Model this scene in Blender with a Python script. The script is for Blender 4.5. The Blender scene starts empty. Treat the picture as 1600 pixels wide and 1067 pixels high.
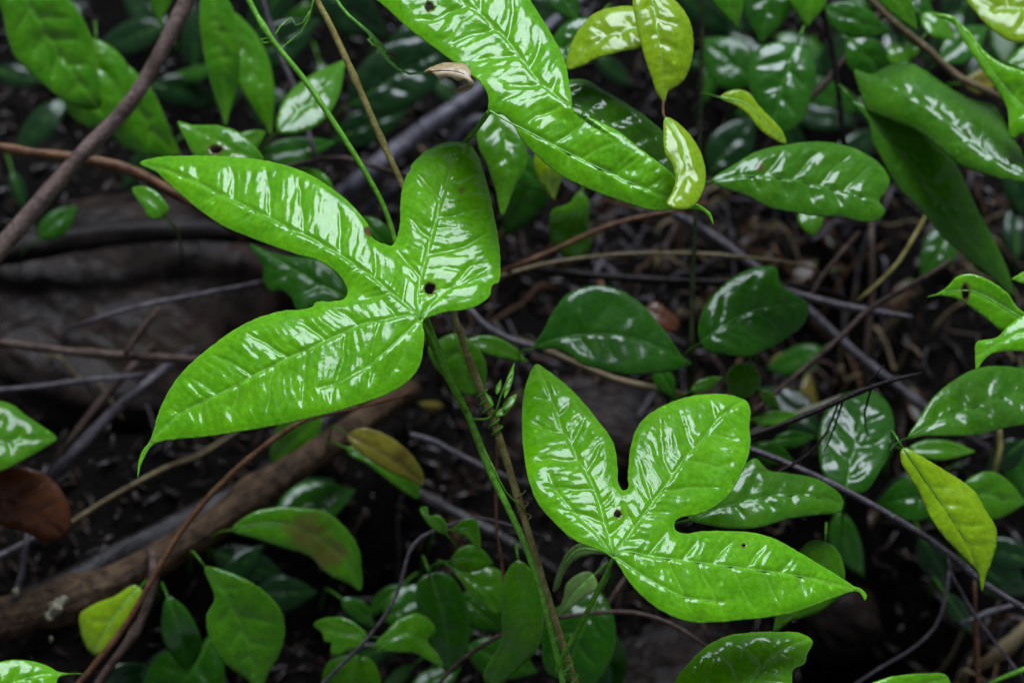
import bpy, math, random
import numpy as np
from mathutils import Vector, Matrix
from mathutils.geometry import delaunay_2d_cdt

random.seed(7)
rng = np.random.default_rng(7)
S = bpy.context.scene
COL = S.collection
W, H, FPX = 1600.0, 1067.0, 85.0 / 36.0 * 1600.0

# ------------------------------------------------------------------ camera
PITCH = math.radians(35)
CAM = np.array([0.0, -math.cos(PITCH), 0.5 + math.sin(PITCH)])
cd = bpy.data.cameras.new('camera')
cam = bpy.data.objects.new('camera', cd)
COL.objects.link(cam)
cam.location = CAM
cam.rotation_euler = (math.radians(90) - PITCH, 0, 0)
cd.lens = 85; cd.sensor_width = 36; cd.clip_start = 0.02; cd.clip_end = 300
cd.dof.use_dof = True; cd.dof.focus_distance = 1.0; cd.dof.aperture_fstop = 7.2
S.camera = cam
S.render.resolution_x = 1024; S.render.resolution_y = 682
a_ = math.radians(90) - PITCH
ROT = np.array([[1, 0, 0], [0, math.cos(a_), -math.sin(a_)], [0, math.sin(a_), math.cos(a_)]])

# ------------------------------------------------------------------ sky, sun, exposure
SUNA = math.radians(70)                    # angle of the bright sky gap above the line of sight
sun_cam = np.array([0.05, math.sin(SUNA), math.cos(SUNA)]); sun_cam /= np.linalg.norm(sun_cam)
sun_w = ROT @ sun_cam
HALF = sun_cam + np.array([0, 0, 1.0]); HALF /= np.linalg.norm(HALF)
elev = math.asin(sun_w[2]); azim = math.atan2(sun_w[0], sun_w[1])
wd = bpy.data.worlds.new('World'); S.world = wd; wd.use_nodes = True
nt = wd.node_tree; nt.nodes.clear()
sky = nt.nodes.new('ShaderNodeTexSky'); sky.sky_type = 'NISHITA'; sky.sun_disc = False
sky.sun_elevation = elev; sky.sun_rotation = azim; sky.dust_density = 0.6; sky.air_density = 0.35
hs = nt.nodes.new('ShaderNodeHueSaturation'); hs.inputs['Saturation'].default_value = 0.45
bg = nt.nodes.new('ShaderNodeBackground'); bg.inputs['Strength'].default_value = 0.05
ow = nt.nodes.new('ShaderNodeOutputWorld')
nt.links.new(sky.outputs[0], hs.inputs['Color']); nt.links.new(hs.outputs[0], bg.inputs[0]); nt.links.new(bg.outputs[0], ow.inputs[0])
sl = bpy.data.lights.new('sun', 'SUN'); sl.energy = 1.5; sl.angle = math.radians(31); sl.color = (0.84, 0.92, 1.06)
so = bpy.data.objects.new('sun', sl); COL.objects.link(so)
so.rotation_euler = Vector(-sun_w).to_track_quat('-Z', 'Y').to_euler()
so.location = (0, 0, 5)
vs = S.view_settings
vs.view_transform = 'Standard'; vs.look = 'None'; vs.gamma = 1; vs.use_curve_mapping = False
vs.exposure = 1.9
S.render.engine = 'CYCLES'

# ------------------------------------------------------------------ pixel rays and the ground plane
SL = math.radians(25)
GN = np.array([0, -math.sin(SL), math.cos(SL)])
GP = CAM + ROT @ np.array([0, 0, -1.0]) * 1.37
def rays(p):
    p = np.atleast_2d(np.asarray(p, float))
    r = np.stack([(p[:, 0] - W / 2) / FPX, -(p[:, 1] - H / 2) / FPX, -np.ones(len(p))], 1)
    return r @ ROT.T
def gd(x, y):
    r = rays([x, y])[0]
    return float(((GP - CAM) @ GN) / (r @ GN))
def DD(x, y, d):
    return d if d > 0.5 else gd(x, y) - d
def P(x, y, d):
    return CAM + rays([x, y])[0] * DD(x, y, d)

# ------------------------------------------------------------------ noise helpers
def vnoise(x, y, seed=0):
    xi = np.floor(x).astype(np.int64); yi = np.floor(y).astype(np.int64)
    fx = x - xi; fy = y - yi
    fx = fx * fx * (3 - 2 * fx); fy = fy * fy * (3 - 2 * fy)
    def hsh(i, j):
        n = (i * 374761393 + j * 668265263 + seed * 1442695041) & 0xffffffff
        n = ((n ^ (n >> 13)) * 1274126177) & 0xffffffff
        return ((n ^ (n >> 16)) & 0xffff) / 65535.0
    return ((hsh(xi, yi) * (1 - fx) + hsh(xi + 1, yi) * fx) * (1 - fy) +
            (hsh(xi, yi + 1) * (1 - fx) + hsh(xi + 1, yi + 1) * fx) * fy) * 2 - 1
def fbm(x, y, seed=0, o=4):
    r = 0; a = 1; 
    for k in range(o):
        r = r + a * vnoise(x * 2 ** k, y * 2 ** k, seed + k); a *= .5
    return r
def worley(x, y, seed=0, jit=0.75):
    xi = np.floor(x).astype(np.int64); yi = np.floor(y).astype(np.int64)
    f1 = np.full(x.shape, 9.0); f2 = np.full(x.shape, 9.0)
    def hsh(i, j, k):
        n = (i * 374761393 + j * 668265263 + (seed + k) * 1442695041) & 0xffffffff
        n = ((n ^ (n >> 13)) * 1274126177) & 0xffffffff
        return ((n ^ (n >> 16)) & 0xffff) / 65535.0
    for di in (-1, 0, 1):
        for dj in (-1, 0, 1):
            cx = xi + di; cy = yi + dj
            px = cx + .5 + jit * (hsh(cx, cy, 1) - .5); py = cy + .5 + jit * (hsh(cx, cy, 2) - .5)
            d = np.hypot(x - px, y - py)
            f2 = np.minimum(f2, np.maximum(f1, d)); f1 = np.minimum(f1, d)
    return f1, f2
def sstep(a, b, x):
    t = np.clip((x - a) / (b - a), 0, 1); return t * t * (3 - 2 * t)

# ------------------------------------------------------------------ tagging
def tag(o, label=None, cat=None, group=None, kind=None):
    if label: o['label'] = label
    if cat: o['category'] = cat
    if group: o['group'] = group
    if kind: o['kind'] = kind
    return o
def link(name, me, mat, parent=None, origin=None):
    if mat: me.materials.append(mat)
    o = bpy.data.objects.new(name, me); COL.objects.link(o)
    if origin is not None:
        o.location = origin
    if parent is not None:
        o.parent = parent
        if origin is not None:
            pl = parent['_w'] if '_w' in parent else (0, 0, 0)
            o.location = [origin[k] - pl[k] for k in range(3)]
    if origin is not None: o['_w'] = [float(v) for v in origin]
    else: o['_w'] = [0.0, 0.0, 0.0]
    return o
def empty(name, loc):
    o = bpy.data.objects.new(name, None); COL.objects.link(o); o.location = loc
    o.empty_display_size = .01
    o['_w'] = [float(v) for v in loc]
    return o

# ------------------------------------------------------------------ materials
def new_mat(name):
    m = bpy.data.materials.new(name); m.use_nodes = True
    n = m.node_tree; n.nodes.clear()
    out = n.nodes.new('ShaderNodeOutputMaterial')
    return m, n, out
def ramp(n, src, stops):
    r = n.nodes.new('ShaderNodeValToRGB')
    e = r.color_ramp.elements
    while len(e) < len(stops): e.new(0.5)
    for k, (p, c) in enumerate(stops):
        e[k].position = p; e[k].color = (*c, 1)
    n.links.new(src, r.inputs[0]); return r
def mixc(n, fac, a, b, mode='MIX'):
    m = n.nodes.new('ShaderNodeMix'); m.data_type = 'RGBA'; m.blend_type = mode
    if isinstance(fac, (int, float)): m.inputs[0].default_value = fac
    else: n.links.new(fac, m.inputs[0])
    for i, v in ((6, a), (7, b)):
        if isinstance(v, tuple): m.inputs[i].default_value = (*v, 1)
        else: n.links.new(v, m.inputs[i])
    return m.outputs[2]
def noise(n, scale, detail=4, rough=.55, dist=0.0, vec=None):
    t = n.nodes.new('ShaderNodeTexNoise'); t.inputs['Scale'].default_value = scale
    t.inputs['Detail'].default_value = detail; t.inputs['Roughness'].default_value = rough
    t.inputs['Distortion'].default_value = dist
    if vec is None:
        tc = n.nodes.new('ShaderNodeTexCoord'); vec = tc.outputs['Object']
    n.links.new(vec, t.inputs['Vector']); return t

def leaf_mat(name, lo, hi, vein, blotch=(0.085, 0.05, 0.014), rough=.35, coat=1.0, coat_r=.105, trans=.2, bump=.13, vamt=.8, vary=0.0):
    m, n, out = new_mat(name)
    a = n.nodes.new('ShaderNodeAttribute'); a.attribute_name = 'vein'  # vein lines, plus rim light painted along the leaf margin
    b = n.nodes.new('ShaderNodeAttribute'); b.attribute_name = 'blotch'
    ns = noise(n, 60, 5, .6); nf = noise(n, 420, 3, .6)
    r = n.nodes.new('ShaderNodeMapRange'); n.links.new(ns.outputs[0], r.inputs[0])
    r.inputs[1].default_value = .3; r.inputs[2].default_value = .7
    c = mixc(n, r.outputs[0], lo, hi)
    r2 = n.nodes.new('ShaderNodeMapRange'); n.links.new(nf.outputs[0], r2.inputs[0])
    r2.inputs[1].default_value = .3; r2.inputs[2].default_value = .75; r2.inputs[3].default_value = .82; r2.inputs[4].default_value = 1.15
    mm = n.nodes.new('ShaderNodeVectorMath'); mm.operation = 'SCALE'
    n.links.new(c, mm.inputs[0]); n.links.new(r2.outputs[0], mm.inputs['Scale'])
    # sparse yellow specks
    vo = n.nodes.new('ShaderNodeTexVoronoi'); vo.inputs['Scale'].default_value = 75
    tc = n.nodes.new('ShaderNodeTexCoord'); n.links.new(tc.outputs['Object'], vo.inputs['Vector'])
    sp = n.nodes.new('ShaderNodeMapRange'); n.links.new(vo.outputs['Distance'], sp.inputs[0])
    sp.inputs[1].default_value = .10; sp.inputs[2].default_value = .04; sp.inputs[3].default_value = 0; sp.inputs[4].default_value = .55
    c2 = mixc(n, sp.outputs[0], mm.outputs[0], tuple(min(1, v * 1.7 + .02) for v in hi))
    va = n.nodes.new('ShaderNodeMath'); va.operation = 'MULTIPLY'; va.inputs[1].default_value = vamt
    n.links.new(a.outputs['Fac'], va.inputs[0])
    c3 = mixc(n, va.outputs[0], c2, vein)
    vt = n.nodes.new('ShaderNodeTexVoronoi'); vt.feature = 'DISTANCE_TO_EDGE'; vt.inputs['Scale'].default_value = 230
    wn = noise(n, 120, 2, .5); wq = n.nodes.new('ShaderNodeVectorMath'); wq.operation = 'MULTIPLY_ADD'; wq.inputs[1].default_value = (.006,) * 3
    n.links.new(wn.outputs['Color'], wq.inputs[0]); n.links.new(tc.outputs['Object'], wq.inputs[2]); n.links.new(wq.outputs[0], vt.inputs['Vector'])
    vr = n.nodes.new('ShaderNodeMapRange'); n.links.new(vt.outputs['Distance'], vr.inputs[0]); vr.inputs[2].default_value = .14; vr.inputs[3].default_value = .90; vr.inputs[4].default_value = 1.03
    oi = n.nodes.new('ShaderNodeObjectInfo'); orr = n.nodes.new('ShaderNodeMapRange'); n.links.new(oi.outputs['Random'], orr.inputs[0])
    orr.inputs[3].default_value = 1 - vary; orr.inputs[4].default_value = 1 + vary
    vm = n.nodes.new('ShaderNodeMath'); vm.operation = 'MULTIPLY'; n.links.new(vr.outputs[0], vm.inputs[0]); n.links.new(orr.outputs[0], vm.inputs[1])
    sc3 = n.nodes.new('ShaderNodeVectorMath'); sc3.operation = 'SCALE'; n.links.new(c3, sc3.inputs[0]); n.links.new(vm.outputs[0], sc3.inputs['Scale']); c3 = sc3.outputs[0]
    nb = noise(n, 160, 4, .7)
    bm_ = n.nodes.new('ShaderNodeMath'); bm_.operation = 'MULTIPLY'; bm_.use_clamp = True
    r3 = n.nodes.new('ShaderNodeMapRange'); n.links.new(nb.outputs[0], r3.inputs[0])
    r3.inputs[1].default_value = .25; r3.inputs[2].default_value = .5; r3.inputs[3].default_value = .5; r3.inputs[4].default_value = 1.2
    n.links.new(b.outputs['Fac'], bm_.inputs[0]); n.links.new(r3.outputs[0], bm_.inputs[1])
    c4 = mixc(n, bm_.outputs[0], c3, blotch)
    p = n.nodes.new('ShaderNodeBsdfPrincipled')
    n.links.new(c4, p.inputs['Base Color']); p.inputs['Roughness'].default_value = rough
    p.inputs['Coat Weight'].default_value = coat; p.inputs['Coat Roughness'].default_value = coat_r
    p.inputs['Coat IOR'].default_value = 1.305; p.inputs['Specular IOR Level'].default_value = .05
    if vary:
        cw = n.nodes.new('ShaderNodeMapRange'); n.links.new(oi.outputs['Random'], cw.inputs[0]); cw.inputs[1].default_value = .1; cw.inputs[2].default_value = .6
        cw.inputs[3].default_value = .3; cw.inputs[4].default_value = 1.0; n.links.new(cw.outputs[0], p.inputs['Coat Weight'])
    bp = n.nodes.new('ShaderNodeBump'); bp.inputs['Strength'].default_value = bump; bp.inputs['Distance'].default_value = .0006
    nn = noise(n, 330, 3, .5)
    ve = n.nodes.new('ShaderNodeTexVoronoi'); ve.feature = 'DISTANCE_TO_EDGE'; ve.inputs['Scale'].default_value = 520
    wv = noise(n, 200, 2, .5); wm = n.nodes.new('ShaderNodeVectorMath'); wm.operation = 'MULTIPLY_ADD'; wm.inputs[1].default_value = (.004,) * 3
    n.links.new(wv.outputs['Color'], wm.inputs[0]); n.links.new(tc.outputs['Object'], wm.inputs[2]); n.links.new(wm.outputs[0], ve.inputs['Vector'])
    cl_ = n.nodes.new('ShaderNodeMapRange'); n.links.new(ve.outputs['Distance'], cl_.inputs[0]); cl_.inputs[2].default_value = .22; cl_.inputs[4].default_value = .10
    ah = n.nodes.new('ShaderNodeMath'); ah.operation = 'ADD'; n.links.new(nn.outputs[0], ah.inputs[0]); n.links.new(cl_.outputs[0], ah.inputs[1])
    n.links.new(ah.outputs[0], bp.inputs['Height'])
    n.links.new(bp.outputs[0], p.inputs['Normal']); n.links.new(bp.outputs[0], p.inputs['Coat Normal'])
    t = n.nodes.new('ShaderNodeBsdfTranslucent'); n.links.new(mixc(n, .5, c4, tuple(min(1, v * 1.8) for v in hi)), t.inputs['Color'])
    mx = n.nodes.new('ShaderNodeMixShader'); mx.inputs[0].default_value = trans
    n.links.new(p.outputs[0], mx.inputs[1]); n.links.new(t.outputs[0], mx.inputs[2])
    n.links.new(mx.outputs[0], out.inputs[0])
    return m
def bark_mat(name, lo, hi, rough=.45, scale=90, coat=.5, bump=.6, lichen=None, ck=.6):
    m, n, out = new_mat(name)
    ns = noise(n, scale, 6, .65, .3); nf = noise(n, scale * 6, 3, .6)
    r = ramp(n, ns.outputs[0], [(.35, lo), (.65, hi)])
    r2 = n.nodes.new('ShaderNodeMapRange'); n.links.new(nf.outputs[0], r2.inputs[0])
    r2.inputs[1].default_value = .3; r2.inputs[2].default_value = .7; r2.inputs[3].default_value = .6; r2.inputs[4].default_value = 1.35
    mm = n.nodes.new('ShaderNodeVectorMath'); mm.operation = 'SCALE'
    n.links.new(r.outputs[0], mm.inputs[0]); n.links.new(r2.outputs[0], mm.inputs['Scale'])
    c = mm.outputs[0]
    if lichen:
        nl = noise(n, scale * .5, 5, .7); rl = n.nodes.new('ShaderNodeMapRange'); n.links.new(nl.outputs[0], rl.inputs[0])
        rl.inputs[1].default_value = .6; rl.inputs[2].default_value = .72
        c = mixc(n, rl.outputs[0], c, lichen)
    p = n.nodes.new('ShaderNodeBsdfPrincipled'); n.links.new(c, p.inputs['Base Color'])
    p.inputs['Roughness'].default_value = rough; p.inputs['Specular IOR Level'].default_value = .06; p.inputs['Coat Weight'].default_value = coat * ck; p.inputs['Coat IOR'].default_value = 1.33; p.inputs['Coat Roughness'].default_value = .15
    bp = n.nodes.new('ShaderNodeBump'); bp.inputs['Strength'].default_value = bump; bp.inputs['Distance'].default_value = .0012
    ad = n.nodes.new('ShaderNodeMath'); ad.operation = 'ADD'; n.links.new(ns.outputs[0], ad.inputs[0]); n.links.new(nf.outputs[0], ad.inputs[1])
    n.links.new(ad.outputs[0], bp.inputs['Height']); n.links.new(bp.outputs[0], p.inputs['Normal'])
    n.links.new(bp.outputs[0], p.inputs['Coat Normal'])
    n.links.new(p.outputs[0], out.inputs[0]); return m

M = {}
M['hero'] = leaf_mat('young_vine_leaf', (.064, .255, .001), (.112, .345, .002), (.17, .40, .04))
M['herodk'] = leaf_mat('vine_leaf_shaded_side', (.040, .175, .008), (.070, .23, .012), (.08, .22, .05))
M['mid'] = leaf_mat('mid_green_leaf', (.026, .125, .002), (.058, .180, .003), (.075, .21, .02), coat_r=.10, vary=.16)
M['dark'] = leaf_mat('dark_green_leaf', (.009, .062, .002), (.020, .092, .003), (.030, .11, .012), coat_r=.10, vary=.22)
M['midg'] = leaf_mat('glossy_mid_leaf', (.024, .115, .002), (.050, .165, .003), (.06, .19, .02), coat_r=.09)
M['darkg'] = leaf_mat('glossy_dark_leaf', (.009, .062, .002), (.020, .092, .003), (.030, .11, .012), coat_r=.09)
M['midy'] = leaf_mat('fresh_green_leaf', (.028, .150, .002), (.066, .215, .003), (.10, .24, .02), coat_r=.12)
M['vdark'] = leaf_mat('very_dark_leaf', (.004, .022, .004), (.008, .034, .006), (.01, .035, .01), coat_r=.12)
M['yellow'] = leaf_mat('yellow_green_leaf', (.15, .28, .003), (.22, .35, .004), (.20, .30, .04), blotch=(.25, .12, .02))
M['yellowv'] = leaf_mat('yellow_leaf_dark_veins', (.15, .28, .002), (.21, .34, .004), (.07, .14, .008), coat_r=.15)
M['pale'] = leaf_mat('pale_leaf_underside', (.10, .19, .045), (.14, .24, .06), (.16, .26, .07), coat=.2, coat_r=.3)
M['deadlit'] = leaf_mat('rotting_leaf', (.028, .013, .006), (.085, .038, .014), (.012, .006, .004), coat=.4, coat_r=.2)
M['dead'] = leaf_mat('dead_brown_leaf', (.045, .014, .006), (.085, .030, .010), (.03, .012, .006), coat=.4, coat_r=.2)
M['ochre'] = leaf_mat('ochre_leaf', (.12, .12, .012), (.20, .17, .02), (.10, .07, .02), coat=.6, coat_r=.14)
M['tan'] = leaf_mat('dry_tan_leaf', (.28, .19, .07), (.6, .5, .34), (.12, .07, .03), coat=.6, coat_r=.15)
M['vine'] = bark_mat('green_vine_stem', (.07, .22, .012), (.12, .31, .03), .35, 70, .9, .15)
M['vein'] = bark_mat('leaf_vein', (.13, .36, .05), (.18, .44, .08), .35, 90, .9, .05)
M['veind'] = bark_mat('leaf_vein_dark', (.03, .11, .006), (.05, .14, .012), .35, 90, .9, .05)
M['olive'] = bark_mat('olive_brown_stem', (.14, .12, .03), (.30, .26, .09), .35, 160, .9, .35)
M['bark'] = bark_mat('brown_bark', (.030, .018, .013), (.085, .058, .046), .5, 120, .5, .8)
M['log'] = bark_mat('wet_log_bark', (.015, .009, .005), (.085, .052, .028), .55, 150, .3, 1.0, lichen=(.06, .055, .035))
M['darkwood'] = bark_mat('rotten_dark_wood', (.006, .005, .005), (.024, .019, .018), .4, 70, 1, .9, ck=1)
M['grey'] = bark_mat('grey_violet_twig', (.030, .025, .029), (.10, .085, .092), .4, 140, 1, .8, ck=1)
M['rust'] = bark_mat('rusty_twig', (.05, .022, .010), (.13, .065, .030), .45, 130, .6, .6)
M['straw'] = bark_mat('straw_twig', (.09, .07, .035), (.17, .13, .07), .45, 130, .6, .5)
M['dimstem'] = bark_mat('dim_green_stem', (.010, .016, .004), (.028, .034, .010), .45, 130, .5, .5)
M['mauve'] = bark_mat('mauve_bark', (.055, .034, .028), (.17, .12, .10), .5, 130, .4, .8)
M['rootm'] = bark_mat('wet_root_painted_glint', (.018, .016, .018), (.12, .11, .135), .4, 90, 1, .9, ck=1)  # blue-grey tone is the wet glint put into the base colour
M['black'] = bark_mat('black_twig', (.004, .003, .003), (.014, .010, .008), .5, 130, .3, .5)
M['litter'] = bark_mat('litter_crumbs', (.003, .002, .0015), (.026, .016, .010), .5, 60, .6, .5, ck=.8)
M['moss'] = bark_mat('pale_lichen', (.16, .15, .09), (.32, .31, .22), .8, 250, 0, 1.0)
M['rock'] = bark_mat('wet_brown_rock', (.003, .002, .0015), (.022, .0145, .011), .7, 24, .12, 1.0, lichen=(.012, .015, .006))

def soil_mat():
    m, n, out = new_mat('dark_wet_soil')
    ns = noise(n, 18, 8, .65); nf = noise(n, 240, 5, .65)
    r = ramp(n, ns.outputs[0], [(.35, (.0012, .0009, .0007)), (.58, (.004, .003, .0022)), (.78, (.014, .009, .006))])
    p = n.nodes.new('ShaderNodeBsdfPrincipled'); n.links.new(r.outputs[0], p.inputs['Base Color'])
    rr = n.nodes.new('ShaderNodeMapRange'); n.links.new(nf.outputs[0], rr.inputs[0]); rr.inputs[3].default_value = .25; rr.inputs[4].default_value = .9
    n.links.new(rr.outputs[0], p.inputs['Roughness']); p.inputs['Specular IOR Level'].default_value = .05
    bp = n.nodes.new('ShaderNodeBump'); bp.inputs['Strength'].default_value = 1; bp.inputs['Distance'].default_value = .004
    n.links.new(nf.outputs[0], bp.inputs['Height']); n.links.new(bp.outputs[0], p.inputs['Normal'])
    n.links.new(p.outputs[0], out.inputs[0]); return m
M['soil'] = soil_mat()

# ------------------------------------------------------------------ curves and outlines
def catmull(pts, sp, closed=False):
    p = np.asarray(pts, float); n = len(p); out = []
    rngk = range(n if closed else n - 1)
    for i in rngk:
        if closed: a, b, c, d = p[(i - 1) % n], p[i], p[(i + 1) % n], p[(i + 2) % n]
        else: a, b, c, d = p[max(i - 1, 0)], p[i], p[i + 1], p[min(i + 2, n - 1)]
        L = np.linalg.norm(c - b); k = max(1, int(round(L / sp)))
        # tangents limited to segment length, so sharp points stay sharp
        def tan(u, v, w):
            l1 = np.linalg.norm(v - u); l2 = np.linalg.norm(w - v)
            if l1 < 1e-9 or l2 < 1e-9: return (w - u) * .5
            t = ((v - u) / l1 + (w - v) / l2) * .5
            return t * L
        t1 = tan(a, b, c); t2 = tan(b, c, d)
        for j in range(k):
            t = j / k; t2_, t3 = t * t, t * t * t
            out.append((2 * t3 - 3 * t2_ + 1) * b + (t3 - 2 * t2_ + t) * t1 + (-2 * t3 + 3 * t2_) * c + (t3 - t2_) * t2)
    if not closed: out.append(p[-1])
    return np.array(out)
def inside(pts, poly):
    x, y = pts[:, 0][:, None], pts[:, 1][:, None]
    x1, y1 = poly[:, 0][None], poly[:, 1][None]; x2, y2 = np.roll(poly[:, 0], -1)[None], np.roll(poly[:, 1], -1)[None]
    c = ((y1 > y) != (y2 > y)) & (x < (x2 - x1) * (y - y1) / (y2 - y1 + 1e-12) + x1)
    return c.sum(1) % 2 == 1
def polydist(pts, line, closed=False):
    a = line if closed else line[:-1]; b = np.roll(line, -1, 0) if closed else line[1:]
    ab = b - a; L2 = (ab ** 2).sum(1) + 1e-12; L = np.sqrt(L2); cum = np.concatenate([[0], np.cumsum(L)])[:-1]
    ap = pts[:, None, :] - a[None]
    t = (ap * ab[None]).sum(2) / L2[None]
    tc = np.clip(t, 0, 1)
    q = ap - tc[..., None] * ab[None]; d = np.hypot(q[..., 0], q[..., 1]); k = d.argmin(1); ii = np.arange(len(pts))
    cr = ab[k, 0] * ap[ii, k, 1] - ab[k, 1] * ap[ii, k, 0]
    return d[ii, k], np.sign(cr), cum[k] + tc[ii, k] * L[k]
def auto(base, tip, hw, bend=0.0, wide=.42, hw2=None):
    b = np.array(base, float); t = np.array(tip, float); ax = t - b; L = np.linalg.norm(ax); ax /= L
    nm = np.array([-ax[1], ax[0]])
    hw2 = hw2 or hw
    ts = np.linspace(0, 1, 12)
    rib = [b + ax * L * s + nm * bend * 4 * s * (1 - s) for s in ts]
    p = math.log(.5) / math.log(wide)
    def wf(s):
        w = math.sin(math.pi * s ** p) ** .85
        return w * (1 - .25 * sstep(.75, 1, s))
    left = []; right = []
    for s in ts[1:-1]:
        c = b + ax * L * s + nm * bend * 4 * s * (1 - s)
        left.append(c + nm * hw * wf(s)); right.append(c - nm * hw2 * wf(s))
    return [b] + left + [t] + right[::-1], rib

# ------------------------------------------------------------------ tubes (stems, twigs, roots)
def tube_mesh(pts, rad, seg=8, rough=.06, seed=0, sp=.006, knots=()):
    p = np.asarray(pts, float); r = np.asarray(rad, float) if np.ndim(rad) else np.full(len(p), rad)
    q = catmull(np.concatenate([p, r[:, None]], 1), sp)
    c = q[:, :3]; rr = np.abs(q[:, 3]); n = len(c)
    T = np.gradient(c, axis=0); T /= np.linalg.norm(T, axis=1)[:, None] + 1e-12
    up = np.array([.3, -.5, .8]); N = []
    v = up - T[0] * (up @ T[0]); v /= np.linalg.norm(v)
    for i in range(n):
        v = v - T[i] * (v @ T[i]); v /= np.linalg.norm(v) + 1e-12; N.append(v.copy())
    N = np.array(N); B = np.cross(T, N)
    cum = np.concatenate([[0], np.cumsum(np.linalg.norm(np.diff(c, axis=0), axis=1))])
    kn = np.zeros(n)
    for k in knots:
        kn += .35 * np.exp(-((cum / cum[-1] - k) * cum[-1] / (rr.mean() * 1.3)) ** 2)
    V = []
    for j in range(seg):
        a = 2 * math.pi * j / seg
        w = 1 + rough * (fbm(cum / (rr.mean() * 3) + j * 3.1, np.full(n, j * 1.7), seed, 3)) + kn
        V.append(c + (N * math.cos(a) + B * math.sin(a)) * (rr * w)[:, None])
    V = np.stack(V, 1).reshape(-1, 3)
    F = []
    for i in range(n - 1):
        for j in range(seg):
            k = (j + 1) % seg
            F.append((i * seg + j, i * seg + k, (i + 1) * seg + k, (i + 1) * seg + j))
    F.append(tuple(range(seg))[::-1]); F.append(tuple((n - 1) * seg + j for j in range(seg)))
    return V, F
def mesh(name, V, F, smooth=True, origin=None):
    V = np.asarray(V, float)
    if origin is not None: V = V - np.asarray(origin)
    me = bpy.data.meshes.new(name); me.from_pydata(V.tolist(), [], [tuple(int(i) for i in f) for f in F])
    if smooth: me.polygons.foreach_set('use_smooth', [True] * len(me.polygons))
    me.update(); return me
def tube(name, pts, rad, mat, parent=None, **k):
    V, F = tube_mesh(pts, rad, **k)
    return link(name, mesh(name, V, F, origin=pts[0]), M[mat], parent, pts[0])
def px_tube(name, pts, w, mat, D, parent=None, **k):
    """pts: (x, y) or (x, y, depth); w = width in photo pixels (number or list)"""
    P3 = []; R = []
    for i, q in enumerate(pts):
        d = q[2] if len(q) > 2 else D
        d = DD(q[0], q[1], d); P3.append(CAM + rays(q[:2])[0] * d)
        ww = w if not isinstance(w, (list, tuple)) else np.interp(i / (len(pts) - 1), np.linspace(0, 1, len(w)), w)
        R.append(ww / 2 * d / FPX)
    return tube(name, P3, R, mat, parent, **k)

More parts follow.
